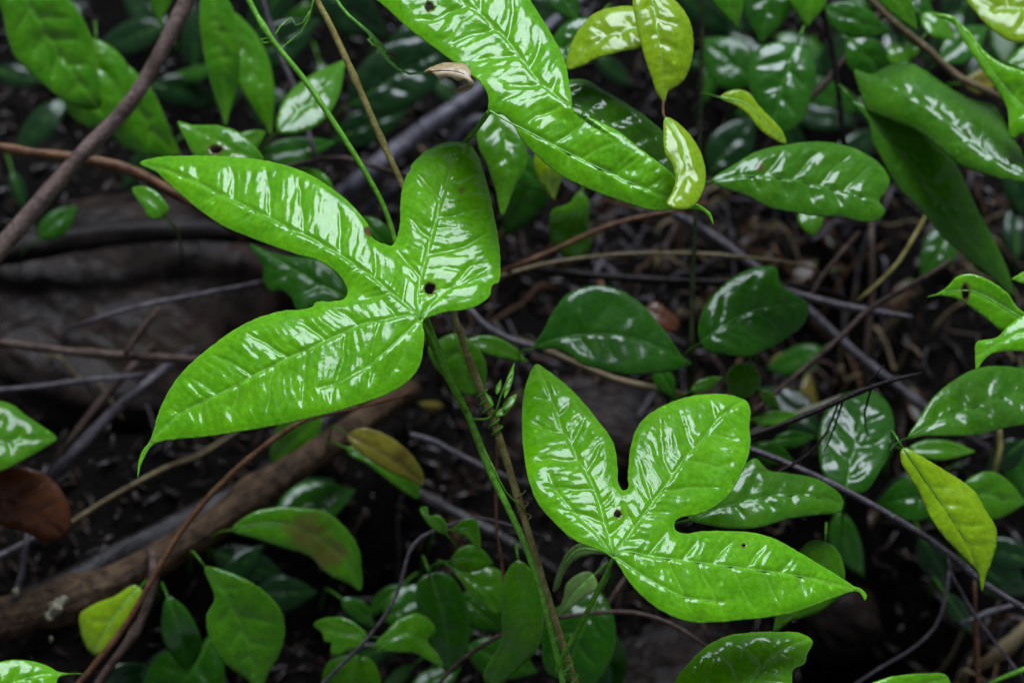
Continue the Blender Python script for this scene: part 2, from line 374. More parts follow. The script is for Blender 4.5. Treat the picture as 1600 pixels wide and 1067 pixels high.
# ------------------------------------------------------------------ leaves
LEAFN = [0]
def leaf(outline, ribs, D, mat, tilt=(0, 0), sp=6.0, quilt=2.2, cell=(17, 42), sec=60, holes=(), droop=0.0, fold=0.0,
         blotch=None, edge=.5, side=(), parent=None, name='leaf', stalk=None, ribw=4.0, ribmat=None, wav=0.0, thick=.00035,
         slant=.35, midg=3.0, center=None, seed=None, bow=0.0, crease=()):
    LEAFN[0] += 1
    seed = LEAFN[0] * 17 if seed is None else seed
    if not isinstance(ribs[0][0], (list, tuple, np.ndarray)): ribs = [ribs]
    ribs = [catmull(r, 10) for r in ribs]
    o = catmull(outline, sp, True)
    jt = np.stack([fbm(o[:, 0] / 7, o[:, 1] / 7, seed, 2), fbm(o[:, 0] / 7 + 9, o[:, 1] / 7, seed + 5, 2)], 1)
    o = o + jt * edge
    loops = [o]
    for (hx, hy, hr, *more) in holes:
        ry = more[0] if more else hr
        an = np.linspace(0, 2 * math.pi, 11)[:-1]
        rr = 1 + .4 * vnoise(an * 2.3, an * 0, seed)
        loops.append(np.stack([hx + hr * rr * np.cos(an), hy + ry * rr * np.sin(an)], 1))
    mn, mx = o.min(0), o.max(0)
    g = []
    y = mn[1]; row = 0
    while y < mx[1]:
        xs = np.arange(mn[0] + (row % 2) * sp * .5, mx[0], sp); g.append(np.stack([xs, np.full(len(xs), y)], 1)); y += sp * .866; row += 1
    g = np.concatenate(g); g += rng.normal(0, sp * .04, g.shape)
    g = g[inside(g, o)]
    for k, lp in enumerate(loops):
        if len(g):
            d, _, _ = polydist(g, lp, True); keep = d > sp * .55
            if k: keep &= ~inside(g, lp)
            g = g[keep]
    allp = np.concatenate(loops + [g]); edges = []; base = 0
    for lp in loops:
        n = len(lp); edges += [(base + i, base + (i + 1) % n) for i in range(n)]; base += n
    vo, eo, fo, *_ = delaunay_2d_cdt([Vector(v) for v in allp], edges, [], 0, 1e-5)
    pts = np.array([(v.x, v.y) for v in vo]); tri = np.array([tuple(f) for f in fo if len(f) == 3])
    cen = pts[tri].mean(1); keep = inside(cen, o)
    for lp in loops[1:]: keep &= ~inside(cen, lp)
    tri = tri[keep]
    a, b, c = pts[tri[:, 0]], pts[tri[:, 1]], pts[tri[:, 2]]
    ar = (b[:, 0] - a[:, 0]) * (c[:, 1] - a[:, 1]) - (b[:, 1] - a[:, 1]) * (c[:, 0] - a[:, 0])
    tri = tri[np.abs(ar) > 1e-4]; ar = ar[np.abs(ar) > 1e-4]
    tri[ar > 0] = tri[ar > 0][:, ::-1]       # front faces the camera side
    # plane
    anc = np.array(center if center else o.mean(0)); base_px = ribs[0][0]
    DA = DD(anc[0], anc[1], D)
    nc = HALF + np.array([math.tan(math.radians(tilt[0])), math.tan(math.radians(tilt[1])), 0]); nc /= np.linalg.norm(nc)
    nw = ROT @ nc; r0 = rays(anc)[0]; pk = (r0 @ nw) * DA; m_px = DA / FPX
    Lx = max(np.ptp(o[:, 0]), np.ptp(o[:, 1]))
    def macro(p):
        r = rays(p); t = pk / (r @ nw)
        rad = np.hypot(p[:, 0] - base_px[0], p[:, 1] - base_px[1])
        dm = np.full(len(p), 1e9); fo_ = 0; ws = 0
        for k, rb in enumerate(ribs):
            d, s_, _ = polydist(p, rb); dm = np.minimum(dm, d)
            fl_, fr_ = (fold, fold) if np.ndim(fold) == 0 else fold[k]
            mixs = .5 + .5 * d * s_ / (d + 5)
            w = np.exp(-d / 14.0) + 1e-9
            fo_ = fo_ + w * (fl_ * (1 - mixs) + fr_ * mixs) * np.sqrt(d ** 2 + 36); ws = ws + w
        ex = droop * rad ** 2 / Lx + fo_ / ws + bow * dm ** 2 / 60
        for (ln, sl_, ref) in crease:
            ln = catmull(ln, 12); d, s_, _ = polydist(p, ln); _, s0, _ = polydist(np.array([ref], float), ln)
            dd = np.where(s_ == s0[0], d, 0); ex = ex + sl_ * dd ** 2 / (dd + 22)
        if wav: ex = ex + wav * (fbm(p[:, 0] / 75, p[:, 1] / 75, seed + 3, 2))
        return r, t + ex * m_px, dm
    ew = []
    def relief(p):
        e = np.full(len(p), 1e9)
        for lp in loops[:1]:
            d, _, _ = polydist(p, lp, True); e = np.minimum(e, d)
        hs_, ws, vein_rim = 0, 0, np.zeros(len(p))
        wx = fbm(p[:, 0] / 40, p[:, 1] / 40, seed, 2) * 6
        for k, rb in enumerate(ribs):
            d, sg, s = polydist(p, rb); w = np.exp(-d / 9.0) + 1e-9
            sd = d * sg
            ss = s - slant * d + wx
            f1, f2 = worley(ss / cell[0], sd / cell[1] + .5 + 7 * k, seed + k)
            g1, g2 = worley(ss / (cell[0] * .55) + 3, sd / (cell[1] * .35), seed + 31 + k)
            amp = .55 + .6 * (.5 + .5 * vnoise(p[:, 0] / 38, p[:, 1] / 38, seed + 8))
            q = quilt * amp * (1.25 - 1.6 * f1 ** 2) + quilt * .28 * (1 - g1 ** 2 * 1.3)
            # secondary veins
            ph = (s - .55 * d - .0016 * d * d + (sg > 0) * sec * .45 + wx * .8) / sec
            ds = np.abs(ph - np.round(ph)) * sec / 1.14
            far = sstep(6, 30, e)
            gv = np.exp(-(ds / 3.0) ** 2) * far
            q = q - quilt * .9 * gv * 1.2 + quilt * .9 * np.cos(2 * math.pi * ph + math.pi) * far * .5
            q = q * sstep(0, 22, e) * (.5 + .5 * sstep(0, 6, d))
            q = q - midg * .5 * np.exp(-(d / 3.2) ** 2)
            hs_ = hs_ + q * w * (ew[0] ** .3 if ew else 1); ws = ws + w
            fadev = np.clip(1 - s / (s.max() + 1) * .5, .3, 1)
            kk = max(1, sp / 3.6)
            v = np.maximum(np.exp(-(d / (2.4 * kk)) ** 2) * fadev, .5 * np.exp(-(ds / (1.9 * kk)) ** 2) * far * (w > 0))
            near = np.ones(len(p), bool)
            for j, r2 in enumerate(ribs):
                if j != k: near &= polydist(p, r2)[0] >= d - .01
            vein_rim = np.where(near, np.maximum(vein_rim, np.maximum(v, .30 * np.exp(-((f2 - f1) / .09) ** 2) * far)), vein_rim)
        h = hs_ / ws
        for sv in side:
            d, _, _ = polydist(p, catmull(sv, 10)); h = h - midg * .7 * np.exp(-(d / 3.5) ** 2)
            vein_rim = np.maximum(vein_rim, .8 * np.exp(-(d / 2.2) ** 2))
        if not ew: ew.append(min(1.0, (e.max() / 38) ** 2))
        h = h - 1.6 * ew[0] * (1 - sstep(0, 9, e))
        vein_rim = np.maximum(vein_rim, .5 * np.exp(-(e / 1.6) ** 2))  # margin line in the vein colour: painted rim light
        return h, vein_rim
    def pos(p):
        p = np.atleast_2d(np.asarray(p, float)); r, t, dm = macro(p); h, vein_rim = relief(p)
        return CAM + r * t[:, None] + nw * (h * m_px)[:, None], vein_rim
    V, vein = pos(pts)
    n = len(V)
    # boundary edges for the rim
    e = np.sort(np.concatenate([tri[:, [0, 1]], tri[:, [1, 2]], tri[:, [2, 0]]]), 1)
    eo_ = np.concatenate([tri[:, [0, 1]], tri[:, [1, 2]], tri[:, [2, 0]]])
    key = e[:, 0] * (n + 1) + e[:, 1]; u, idx, cnt = np.unique(key, return_index=True, return_counts=True)
    be = eo_[idx[cnt == 1]]
    V2 = V - nw * thick
    F = np.concatenate([tri, tri[:, ::-1] + n]).tolist()
    F += [(int(b_), int(a_), int(a_ + n), int(b_ + n)) for a_, b_ in be]
    org = pos([base_px])[0][0]
    me = mesh(name, np.concatenate([V, V2]), F, origin=org)
    at = me.attributes.new('vein', 'FLOAT', 'POINT'); at.data.foreach_set('value', np.concatenate([vein, vein * .5]).astype(np.float32))  # also holds the painted rim line at the edge
    bl = np.zeros(n)
    if blotch is not None:
        for (bx, by, br, *rest) in blotch:
            st = rest[0] if rest else 1.0
            d = np.hypot(pts[:, 0] - bx, pts[:, 1] - by) + fbm(pts[:, 0] / 12, pts[:, 1] / 12, seed, 3) * br * .35
            bl = np.maximum(bl, st * (1 - sstep(br * .55, br * 1.15, d)))
    for (hx, hy, hr, *more) in holes:
        d = np.hypot((pts[:, 0] - hx) / hr, (pts[:, 1] - hy) / (more[0] if more else hr)); bl = np.maximum(bl, (1 - sstep(1.05, 1.75, d)) * .9)
    at = me.attributes.new('blotch', 'FLOAT', 'POINT'); at.data.foreach_set('value', np.concatenate([bl, bl]).astype(np.float32))
    ob = link(name, me, M[mat], parent, org)
    # midrib as its own raised cord
    rm = ribmat or ('vein' if mat in ('hero', 'herodk') else 'veind')
    if mat in ('dead', 'ochre', 'tan'): rm = 'rust'
    if mat in ('yellow', 'yellowv', 'pale'): rm = 'vein' if mat != 'yellowv' else 'veind'
    if ribw > 0:
        for rb in list(ribs) + [catmull(s_, 10) for s_ in side]:
            rb = rb[inside(rb, o) | (np.arange(len(rb)) == 0)]
            if len(rb) < 4: continue
            q, _ = pos(rb[:-1]); k = len(q)
            isd = any(np.allclose(rb[0], np.asarray(s_[0])) for s_ in side) and len(side) > 0
            w0 = ribw * (.55 if isd else 1)
            R = np.linspace(w0 * .5, max(w0 * .12, .35), k) * m_px
            q = q - nw * (R * .25)[:, None]
            Vt, Ft = tube_mesh(q, R, seg=6, rough=0, sp=.004)
            link('midrib' if not isd else 'side_vein', mesh('midrib', Vt, Ft, origin=q[0]), M[rm], ob, q[0])
    # stalk down to the ground
    if stalk is not False and stalk != 'none':
        if stalk is None:
            dr = base_px - ribs[0][min(3, len(ribs[0]) - 1)]; dr = dr / (np.linalg.norm(dr) + 1e-9)
            p0 = org - nw * .0006
            q1 = CAM + rays(base_px + dr * 22)[0] * (DA + .012)
            q2 = CAM + rays(base_px + dr * 34 + np.array([0, 14]))[0] * (DA + .06)
            gx = base_px + dr * 40 + np.array([0, 40]); dg = gd(*gx)
            q3 = CAM + rays(gx)[0] * (max(dg, DA + .08) + .01)
            tube('stalk', [p0, q1, q2, q3], [ribw * .38 * m_px * 1.1, .0006, .0007, .0009], 'veind', ob, seg=6, rough=.03)
        else:
            pts3 = [org - nw * .0006] + [P(*q[:3]) for q in stalk['pts']]
            tube('stalk', pts3, [w_ / 2 * m_px for w_ in stalk['w']], stalk.get('mat', 'vine'), ob, seg=10, rough=.03)
    return ob

# ================================================================== GROUND
def ground_z(x, y):
    """height of the forest floor (world metres)"""
    yy = y - GP[1]
    lim = 4.0
    ys = np.where(np.abs(yy) < lim, yy, np.sign(yy) * (lim + (np.abs(yy) - lim) * .15))
    z = GP[2] + math.tan(SL) * ys
    near = np.exp(-(x ** 2 + yy ** 2) / 9.0)
    z = z + near * (.016 * fbm(x * 7, y * 7, 3, 3) + .006 * fbm(x * 34, y * 34, 5, 3) + .0025 * fbm(x * 140, y * 140, 9, 2)) + (1 - near) * .25 * fbm(x * .4, y * .4, 4, 3)
    for (cx, cy, r, dz) in HOLLOWS:
        z = z - dz * np.exp(-(((x - cx) ** 2 + (y - cy) ** 2) / r ** 2))
    return z
HOLLOWS = []
for (px, py, r, dz) in [(520, 880, .035, .10), (1350, 900, .045, .11), (1340, 520, .04, .07), (640, 800, .03, .06), (300, 1000, .03, .08), (200, 120, .05, .07), (1450, 960, .03, .05), (480, 90, .06, .04), (1180, 200, .05, .04), (1000, 640, .03, .02)]:
    g = CAM + rays([px, py])[0] * gd(px, py); HOLLOWS.append((g[0], g[1], r, dz))
u = np.linspace(-1, 1, 340)
fx = .42 * u + 60 * np.abs(u) ** 9 * np.sign(u)
X, Y = np.meshgrid(fx, GP[1] + .03 + fx * 1.0)
Z = ground_z(X, Y)
nu = len(u); idx = np.arange(nu * nu).reshape(nu, nu)
Fg = np.stack([idx[:-1, :-1], idx[:-1, 1:], idx[1:, 1:], idx[1:, :-1]], -1).reshape(-1, 4)
ob = link('ground', mesh('ground', np.stack([X, Y, Z], -1).reshape(-1, 3), Fg), M['soil']); tag(ob, kind='structure')

def gpoint(px, py, up=0.0):
    p = CAM + rays([px, py])[0] * gd(px, py)
    p[2] = float(ground_z(np.array([p[0]]), np.array([p[1]]))[0]) + up
    return p

# loose litter: crumbs of bark, leaf scraps, grit
V = []; F = []
for k in range(5200):
    px = random.uniform(-150, 1750); py = random.uniform(-120, 1180)
    c = gpoint(px, py, .001 + random.random() * .003); a = random.uniform(0, 6.3); L = random.uniform(.0012, .009); w = min(.0016, L * random.uniform(.08, .6))
    ax = np.array([math.cos(a), math.sin(a), math.tan(SL) * math.sin(a) + random.uniform(-.4, .4)]); ay = np.array([-math.sin(a), math.cos(a), random.uniform(-.3, .6)])
    b = len(V); hh = w * .6
    V += [c - ax * L, c - ay * w + [0, 0, hh * .3], c + ax * L * random.uniform(.6, 1), c + ay * w, c + np.array([0, 0, hh]), c - np.array([0, 0, hh])]
    F += [(b, b + 1, b + 4), (b + 1, b + 2, b + 4), (b + 2, b + 3, b + 4), (b + 3, b, b + 4), (b + 1, b, b + 5), (b + 2, b + 1, b + 5), (b + 3, b + 2, b + 5), (b, b + 3, b + 5)]
ob = link('leaf_litter', mesh('leaf_litter', V, F, False), M['litter'])
tag(ob, 'wet dark crumbs of bark and rotted leaves strewn over the forest floor', 'leaf litter', kind='stuff')

# boulder at left, sunk into the bank
def rock(name, label, px, py, rx, ry, rz, seed, mat='rock', rot=0):
    c = gpoint(px, py, -rz * .35); n1, n2 = (180, 100) if rx > .04 else (64, 34)
    th = np.repeat(np.pi * np.arange(n2 + 1) / n2, n1); ph = np.tile(2 * np.pi * np.arange(n1) / n1, n2 + 1)
    d = np.stack([np.sin(th) * np.cos(ph), np.sin(th) * np.sin(ph), np.cos(th)], 1)
    x_, y_, z_ = d.T
    sc_ = 1 + .16 * fbm(x_ * 1.6 + z_ * 2, y_ * 1.6 - z_, seed, 3) + .035 * fbm(x_ * 7 + z_ * 5, y_ * 7 - z_ * 3, seed + 2, 4) + .012 * fbm(x_ * 26 + z_ * 19, y_ * 26 - z_ * 17, seed + 1, 3)
    d = np.sign(d) * np.abs(d) ** .8 * sc_[:, None]
    x, y = d[:, 0] * rx, d[:, 1] * ry
    V = c + np.stack([x * math.cos(rot) - y * math.sin(rot), x * math.sin(rot) + y * math.cos(rot), d[:, 2] * rz + math.tan(SL) * y * .7], 1)
    F = [(i * n1 + j, (i + 1) * n1 + j, (i + 1) * n1 + (j + 1) % n1, i * n1 + (j + 1) % n1) for i in range(n2) for j in range(n1)]
    ob = link(name, mesh(name, V, F, origin=c), M[mat], None, c); tag(ob, label, 'rock'); return ob
rock('boulder', 'broad wet brown boulder between the dark horizontal trunk and the crossing twigs', 150, 480, .105, .075, .045, 5)
rock('stone', 'small grey stone deep in the tangle below the long slanting twig', 1330, 800, .022, .018, .018, 8)
rock('stone', 'dark grey stone under the arching twig near the bottom edge', 1040, 1020, .045, .03, .02, 12)
rock('stone', 'rough dark stone lying under the broad smooth leaf in the centre', 930, 640, .05, .03, .018, 15)
rock('stone', 'small pale stone in the dark gap right of the long drooping leaf', 1566, 385, .012, .010, .010, 18)

# ================================================================== BRANCHES, ROOTS, TWIGS (each its own thing)
def twig(name, label, cat, pts, w, mat, D, group=None, knots=(), seg=8, rough=.10, **kw):
    ob = px_tube(name, pts, w, mat, D, seg=seg, rough=rough, seed=len(bpy.data.objects), knots=knots, **kw)
    return tag(ob, label, cat, group)
b = twig('branch', 'thick bare mauve brown branch slanting across the upper left corner', 'branch',
     [(320, -60), (292, 0), (262, 62), (210, 152), (130, 240), (80, 296), (20, 366), (-30, 420), (-120, 520, .03)], [24, 24, 25, 24, 26, 27, 30, 32, 34], 'mauve', .87, knots=(.27, .47), seg=14, rough=.07)
twig('branch', 'thinner reddish brown branch crossing behind the slanting mauve branch', 'branch',
     [(-60, 225), (0, 230), (60, 240), (130, 248), (200, 265), (255, 292), (300, 318), (380, 372, .03)], [14, 16, 16, 18, 16, 14], 'rust', 1.16, knots=(.4,), seg=10)
fl = twig('fallen_branch', 'heavy wet brown fallen branch running from lower left corner up under the big leaf', 'branch',
     [(-160, 1020, 1.16), (-30, 975, 1.17), (60, 952, 1.18), (150, 922, 1.19), (240, 878, 1.2), (330, 822, 1.21), (420, 758, 1.22), (500, 705, 1.23), (570, 655, 1.25), (640, 610, .005)], [76, 70, 64, 56, 53, 51, 48, 44, 40, 36], 'log', 1.2, knots=(.24, .52), seg=56, rough=.045, sp=.0022)
twig('rotten_log', 'nearly black rotten log lying behind the heavy fallen branch', 'log',
     [(-60, 1000, .02), (80, 935, .02), (200, 862, .02), (300, 812, .02), (400, 765, .02), (480, 690, .01), (560, 600, .005)], [60, 52, 46, 44, 40, 40], 'darkwood', .02, seg=16, rough=.2)
twig('rotten_log', 'black wet trunk lying level above the boulder at the left edge', 'log',
     [(-120, 410, .05), (-10, 395, .05), (100, 376, .05), (200, 364, .05), (300, 360, .05), (400, 366, .04), (500, 375, .03), (620, 360, .02)], [48, 46, 42, 40, 36, 34, 30, 24], 'black', .05, seg=16, rough=.15)
twig('root', 'glistening dark root slanting up behind the vine stems to the curled dry scrap', 'root',
     [(500, 330, .01), (560, 285, .03), (640, 220, .04), (700, 178, .05), (750, 138, .05), (860, 40, .06), (920, -10, .06), (1000, -80, .04)], [24, 30, 30, 28, 24, 16, 14, 12], 'rootm', .05, seg=14, rough=.12)
twig('root', 'thinner glistening root just below the larger root behind the vine stems', 'root',
     [(560, 340, .005), (610, 296, .02), (690, 232, .03), (745, 186, .04), (820, 230, .02), (900, 300, .01)], [16, 18, 18, 15, 10, 8], 'rootm', .03, seg=12, rough=.12)
T = [
 ('straight violet grey twig hanging behind the green stem near the top', 'twig', [(400, -40), (435, 80), (465, 150), (492, 245), (500, 300, .02)], [9, 9, 8, 9], 'grey', 1.24),
 ('short level brown twig behind the two vine stems above the big leaf', 'twig', [(425, 268), (490, 251), (540, 248), (595, 264), (640, 280, .01)], [6, 9, 8, 6], 'bark', 1.2),
 ('long dark brown stick lying level across the lower part of the boulder', 'stick', [(-60, 528), (0, 535), (100, 548), (200, 556), (320, 562), (400, 560, .02)], [14, 13, 14, 12], 'bark', 1.22),
 ('thin greenish grey twig lying under the dark level stick at the left', 'twig', [(-40, 612), (40, 606), (120, 596), (200, 588), (240, 580, .02)], [8, 8, 9, 6], 'grey', 1.24),
 ('thin knobbly grey twig with shiny top reaching right across the boulder', 'twig', [(100, 530, .02), (145, 500), (220, 478), (300, 462), (372, 448), (440, 430, .03)], [4, 8, 7, 7, 6], 'grey', 1.23),
 ('short dull brown stick leaning on the boulder left of the big leaf', 'stick', [(195, 555), (222, 515), (250, 480)], [8, 10, 8], 'bark', 1.215),
 ('straight slate grey stick pointing up right below the boulder', 'stick', [(60, 770, .02), (110, 715), (170, 650), (240, 590), (300, 545, .03)], [20, 20, 18, 15, 12], 'grey', 1.25),
 ('brown stick crossing beside the slate grey stick at the left', 'stick', [(70, 760, .01), (110, 690), (160, 625), (210, 570), (240, 540, .02)], [14, 13, 12, 8], 'bark', 1.26),
 ('pale lichened twig pointing up right beneath the tip of the big leaf', 'twig', [(90, 830), (160, 785), (230, 745), (330, 700, .02), (420, 640, .01)], [6, 8, 7, 5], 'straw', 1.22),
 ('short violet twig at the left edge under the dead brown leaf', 'twig', [(-40, 885), (0, 868), (48, 842), (90, 820, .03)], [9, 10, 8], 'grey', 1.2),
 ('upright grey twig beside the pale tuft on the fallen branch', 'twig', [(20, 940), (35, 890), (42, 840), (40, 800, .02)], [10, 11, 7], 'grey', 1.17),
 ('long thin reddish twig rising from the bottom edge over the fallen branch', 'twig', [(95, 1100), (130, 1060), (200, 970), (238, 905), (290, 820), (350, 752), (420, 692), (480, 655), (545, 640), (640, 612, .04)], [10, 11, 10, 10, 10, 8, 6, 5], 'rust', 1.13),
 ('knobbly grey brown twig below the thin reddish twig at lower left', 'twig', [(130, 1110), (165, 1050), (212, 985), (235, 930), (240, 885), (232, 860, 1.19)], [15, 14, 15, 16, 14], 'bark', 1.15),
 ('orange brown twig arching behind the tip of the upper vine leaf', 'twig', [(785, 425, .02), (815, 412), (860, 394), (900, 375), (960, 350), (1040, 332), (1100, 320, .02)], [8, 8, 8, 7], 'rust', 1.2),
 ('long thin tan twig crossing level above the broad smooth leaf', 'twig', [(780, 432), (850, 413), (920, 402), (1000, 396), (1100, 397), (1200, 406), (1280, 430, .02)], [7, 6, 6, 5], 'straw', 1.21),
 ('dark straight stick lying level just above the broad smooth leaf', 'stick', [(820, 415, .02), (880, 426), (1000, 436), (1130, 442), (1240, 448), (1320, 470, .02)], [12, 13, 12, 10], 'black', 1.24),
 ('grey root slanting down right behind the round dark leaf', 'root', [(1000, 300, .01), (1062, 338), (1112, 368), (1172, 412), (1262, 484), (1332, 548), (1400, 602), (1455, 645), (1540, 700, .01)], [12, 16, 16, 15, 14, 16, 14], 'grey', 1.25),
 ('rough grey twig with shiny bumps and a broken end right of the round dark leaf', 'twig', [(1200, 440, .02), (1250, 460), (1300, 474), (1360, 486), (1426, 496)], [9, 11, 12, 12, 7], 'grey', 1.21),
 ('brown twig curving up right across the dark gap to the faded leaf', 'twig', [(1120, 700, .02), (1180, 642), (1240, 590), (1312, 528), (1360, 482), (1405, 456), (1440, 436), (1460, 410, .03)], [8, 8, 9, 9, 7], 'bark', 1.18),
 ('short brown twig forking up from the curving brown twig', 'twig', [(1262, 470), (1290, 425), (1312, 398), (1335, 375, .04)], [7, 8, 6], 'bark', 1.22),
 ('thin olive twig standing above the broken grey twig', 'twig', [(1340, 470), (1375, 440), (1405, 408), (1428, 370), (1440, 330, .03)], [5, 6, 5], 'olive', 1.22),
 ('upright dull stick in the dark gap behind the broken grey twig', 'stick', [(1350, 640, .02), (1352, 560), (1362, 470), (1362, 380), (1360, 300, .02)], [10, 10, 9], 'bark', 1.28),
 ('black thorny twig ending in a reddish point above the pointed glossy leaf', 'twig', [(1140, 690), (1200, 672), (1284, 638), (1345, 611), (1402, 592), (1441, 583)], [6, 9, 9, 8, 4], 'black', 1.07),
 ('black wiry twig crossing in front of the leaf right of the lower vine leaf', 'twig', [(1085, 795), (1140, 770), (1215, 738), (1262, 710), (1292, 675), (1310, 630), (1316, 622)], [3, 5, 4, 3], 'black', 1.09),
 ('long straight grey brown stick running down to the right edge', 'stick', [(1130, 690), (1173, 702), (1240, 728), (1320, 766), (1400, 810), (1480, 862), (1540, 912), (1610, 955), (1700, 1010)], [8, 10, 11, 10, 10, 9], 'grey', 1.1),
 ('dark thin stem hanging down through the leaves at upper right', 'stem', [(1262, -50), (1280, 0), (1297, 60), (1308, 125), (1318, 222), (1322, 300, .03)], [9, 9, 9, 7], 'black', 1.2),
 ('brown twig slanting down left behind the dark hanging stem', 'twig', [(1370, 30, .05), (1345, 58), (1300, 118), (1252, 168), (1220, 206), (1190, 250, .02)], [8, 11, 11, 8], 'bark', 1.26),
 ('olive tan stem running down right above the folded dark leaf', 'stem', [(1340, -20), (1395, 34), (1450, 78), (1502, 124), (1542, 142), (1600, 190, .02)], [10, 11, 12, 10], 'straw', 1.22),
 ('thin dark upright stem passing right of the yellow green leaves', 'stem', [(1097, -40), (1097, 60), (1094, 200), (1086, 350), (1082, 450), (1080, 560), (1080, 640, .01)], [7, 7, 8, 8], 'dimstem', 1.2),
 ('pale stick poking out under the broad smooth leaf', 'stick', [(820, 540, .02), (850, 546), (910, 572), (960, 592), (1022, 606), (1060, 615, .01)], [7, 9, 11, 8], 'straw', 1.2),
 ('grey twig curving below the right lobe of the big leaf', 'twig', [(730, 478), (748, 500), (775, 520), (822, 538), (850, 545)], [9, 11, 10, 8], 'grey', 1.19),
 ('grey twig with pale lichen end left of the pointed glossy leaf', 'twig', [(1140, 700, .01), (1195, 668, .03), (1240, 650), (1290, 632), (1330, 618, .03)], [8, 14, 13, 8], 'moss', 1.24),
 ('curved grey twig arching over the dark gap at bottom centre', 'twig', [(490, 1085), (510, 1062), (560, 1012), (603, 960), (626, 912), (640, 862), (660, 838), (700, 821), (748, 809), (800, 822), (840, 850, .03)], [7, 6, 6, 6, 5, 5], 'grey', 1.13),
 ('pale brown twig arching beneath the lower vine leaf', 'twig', [(680, 1075), (722, 1030), (800, 984), (870, 966), (930, 957), (990, 957), (1050, 975), (1098, 1006), (1130, 1040, .03)], [6, 7, 7, 7, 6], 'bark', 1.12),
 ('forked brown twig rising behind the stalk of the lower vine leaf', 'twig', [(890, 1080), (912, 1030), (940, 960), (975, 905), (1010, 860, .03)], [7, 8, 7], 'bark', 1.15),
 ('thin dark red upright twig left of the brown stem', 'twig', [(778, 640), (776, 720), (776, 820), (786, 900), (790, 1000), (780, 1090)], [4, 4, 5, 5], 'rust', 1.12),
 ('smooth dull greenish stick behind the green stem', 'stick', [(640, 678), (680, 690), (720, 712), (790, 745), (850, 760, .03)], [8, 9, 9, 7], 'grey', 1.22),
 ('thick dark root slanting behind the two vine stems', 'root', [(600, 735, .01), (660, 775, .01), (720, 806, .02), (800, 850, .02), (880, 900, .01)], [18, 20, 20, 16], 'darkwood', .02),
 ('thick brown stub at the lower right edge', 'stick', [(1530, 1040, .01), (1560, 1022, .03), (1610, 975, .04), (1680, 920, .04)], [16, 20, 24, 24], 'straw', .03),
 ('reddish upright sprout at lower right', 'twig', [(1530, 1090), (1527, 1020), (1524, 950), (1523, 905)], [9, 9, 7, 4], 'rust', 1.17),
 ('pale green reed at the lower right corner', 'stem', [(1545, 1068), (1575, 1055), (1640, 1032)], [5, 6, 7], 'vine', 1.12),
 ('thin jointed grey twig left of the reddish sprout', 'twig', [(1482, 860), (1484, 890), (1500, 920), (1520, 955), (1560, 1010), (1600, 1060)], [4, 5, 5, 4], 'grey', 1.16),
 ('jointed grey twig bending down left at lower right', 'twig', [(1484, 890), (1476, 940), (1462, 978), (1430, 1010), (1370, 1046), (1320, 1080)], [5, 6, 5, 4], 'grey', 1.18),
 ('short grey wet stick beside the reddish sprout', 'stick', [(1500, 975), (1540, 958), (1586, 944)], [7, 8, 6], 'grey', 1.2),
 ('upright dull green stem below the pale veined leaf at the right edge', 'stem', [(1560, 660), (1563, 700), (1556, 730), (1545, 760, .03)], [9, 9, 8], 'olive', 1.2),
 ('short stub standing between the lower leaf bases at bottom centre', 'twig', [(1095, 960), (1100, 985), (1112, 1002)], [6, 6, 5], 'bark', 1.18),
]
for lab, cat, pts, w, mat, D in T:
    twig(cat, lab, cat, pts, w, mat, D, seg=9, rough=.14, knots=(random.uniform(.25, .45), random.uniform(.55, .8)))
# side thorns of the black twig belong to it
for t_ in [o for o in bpy.data.objects if o.get('label', '').startswith('black thorny')]:
    for q in ([(1362, 605, 1.07), (1352, 640, 1.08), (1352, 665, 1.09), (1356, 680, 1.1)], [(1318, 622, 1.07), (1308, 655, 1.08), (1295, 690, 1.09), (1287, 705, 1.1)], [(1350, 608, 1.07), (1368, 585, 1.07), (1382, 570, 1.07)]):
        px_tube('side_twig', q, [4, 3, 2], 'black', 1.07, t_, seg=6)
MARKS = [(150, 480, 'the brown boulder'), (300, 850, 'the heavy fallen branch'), (60, 950, 'the lichen tuft'), (500, 400, 'the largest lobed leaf'), (1000, 800, 'the lower vine leaf'), (850, 130, 'the upper bright leaf'), (1035, 100, 'the yellow green shoot'), (1250, 280, 'the oval veined leaf'), (950, 520, 'the broad smooth leaf'), (1180, 490, 'the round dark leaf'), (1340, 690, 'the upright shiny leaf'), (1480, 800, 'the wavy yellow leaf'), (1530, 630, 'the pointed glossy leaf'), (1530, 470, 'the torn leaf with the slit'), (1450, 200, 'the folded dark leaves'), (1330, 480, 'the broken grey twig'), (60, 780, 'the dead brown leaf'), (100, 60, 'the broad mottled leaf'), (160, 200, 'the slanting mauve branch'), (550, 120, 'the olive brown stem'), (470, 860, 'the brown stained leaf'), (380, 980, 'the large bottom leaf'), (690, 970, 'the bottom centre cluster'), (820, 760, 'the twining stems'), (1160, 1020, 'the leaf cut off below'), (1525, 970, 'the reddish sprout'), (650, 240, 'the dark root'), (1220, 120, 'the hanging dark stem'), (1350, 900, 'the black gap'), (900, 380, 'the orange brown twig'), (185, 960, 'the yellow leaf under the branch'), (1400, 380, 'the faded glossy leaf')]
def where(px, py):
    m = min(MARKS, key=lambda q: (q[0] - px) ** 2 + (q[1] - py) ** 2)
    dx, dy = px - m[0], py - m[1]
    if abs(dx) > 2 * abs(dy): w = 'left of' if dx < 0 else 'right of'
    elif abs(dy) > 2 * abs(dx): w = 'above' if dy < 0 else 'below'
    else: w = ('up ' if dy < 0 else 'down ') + ('left of' if dx < 0 else 'right of')
    return w + ' ' + m[2]
USED = set()
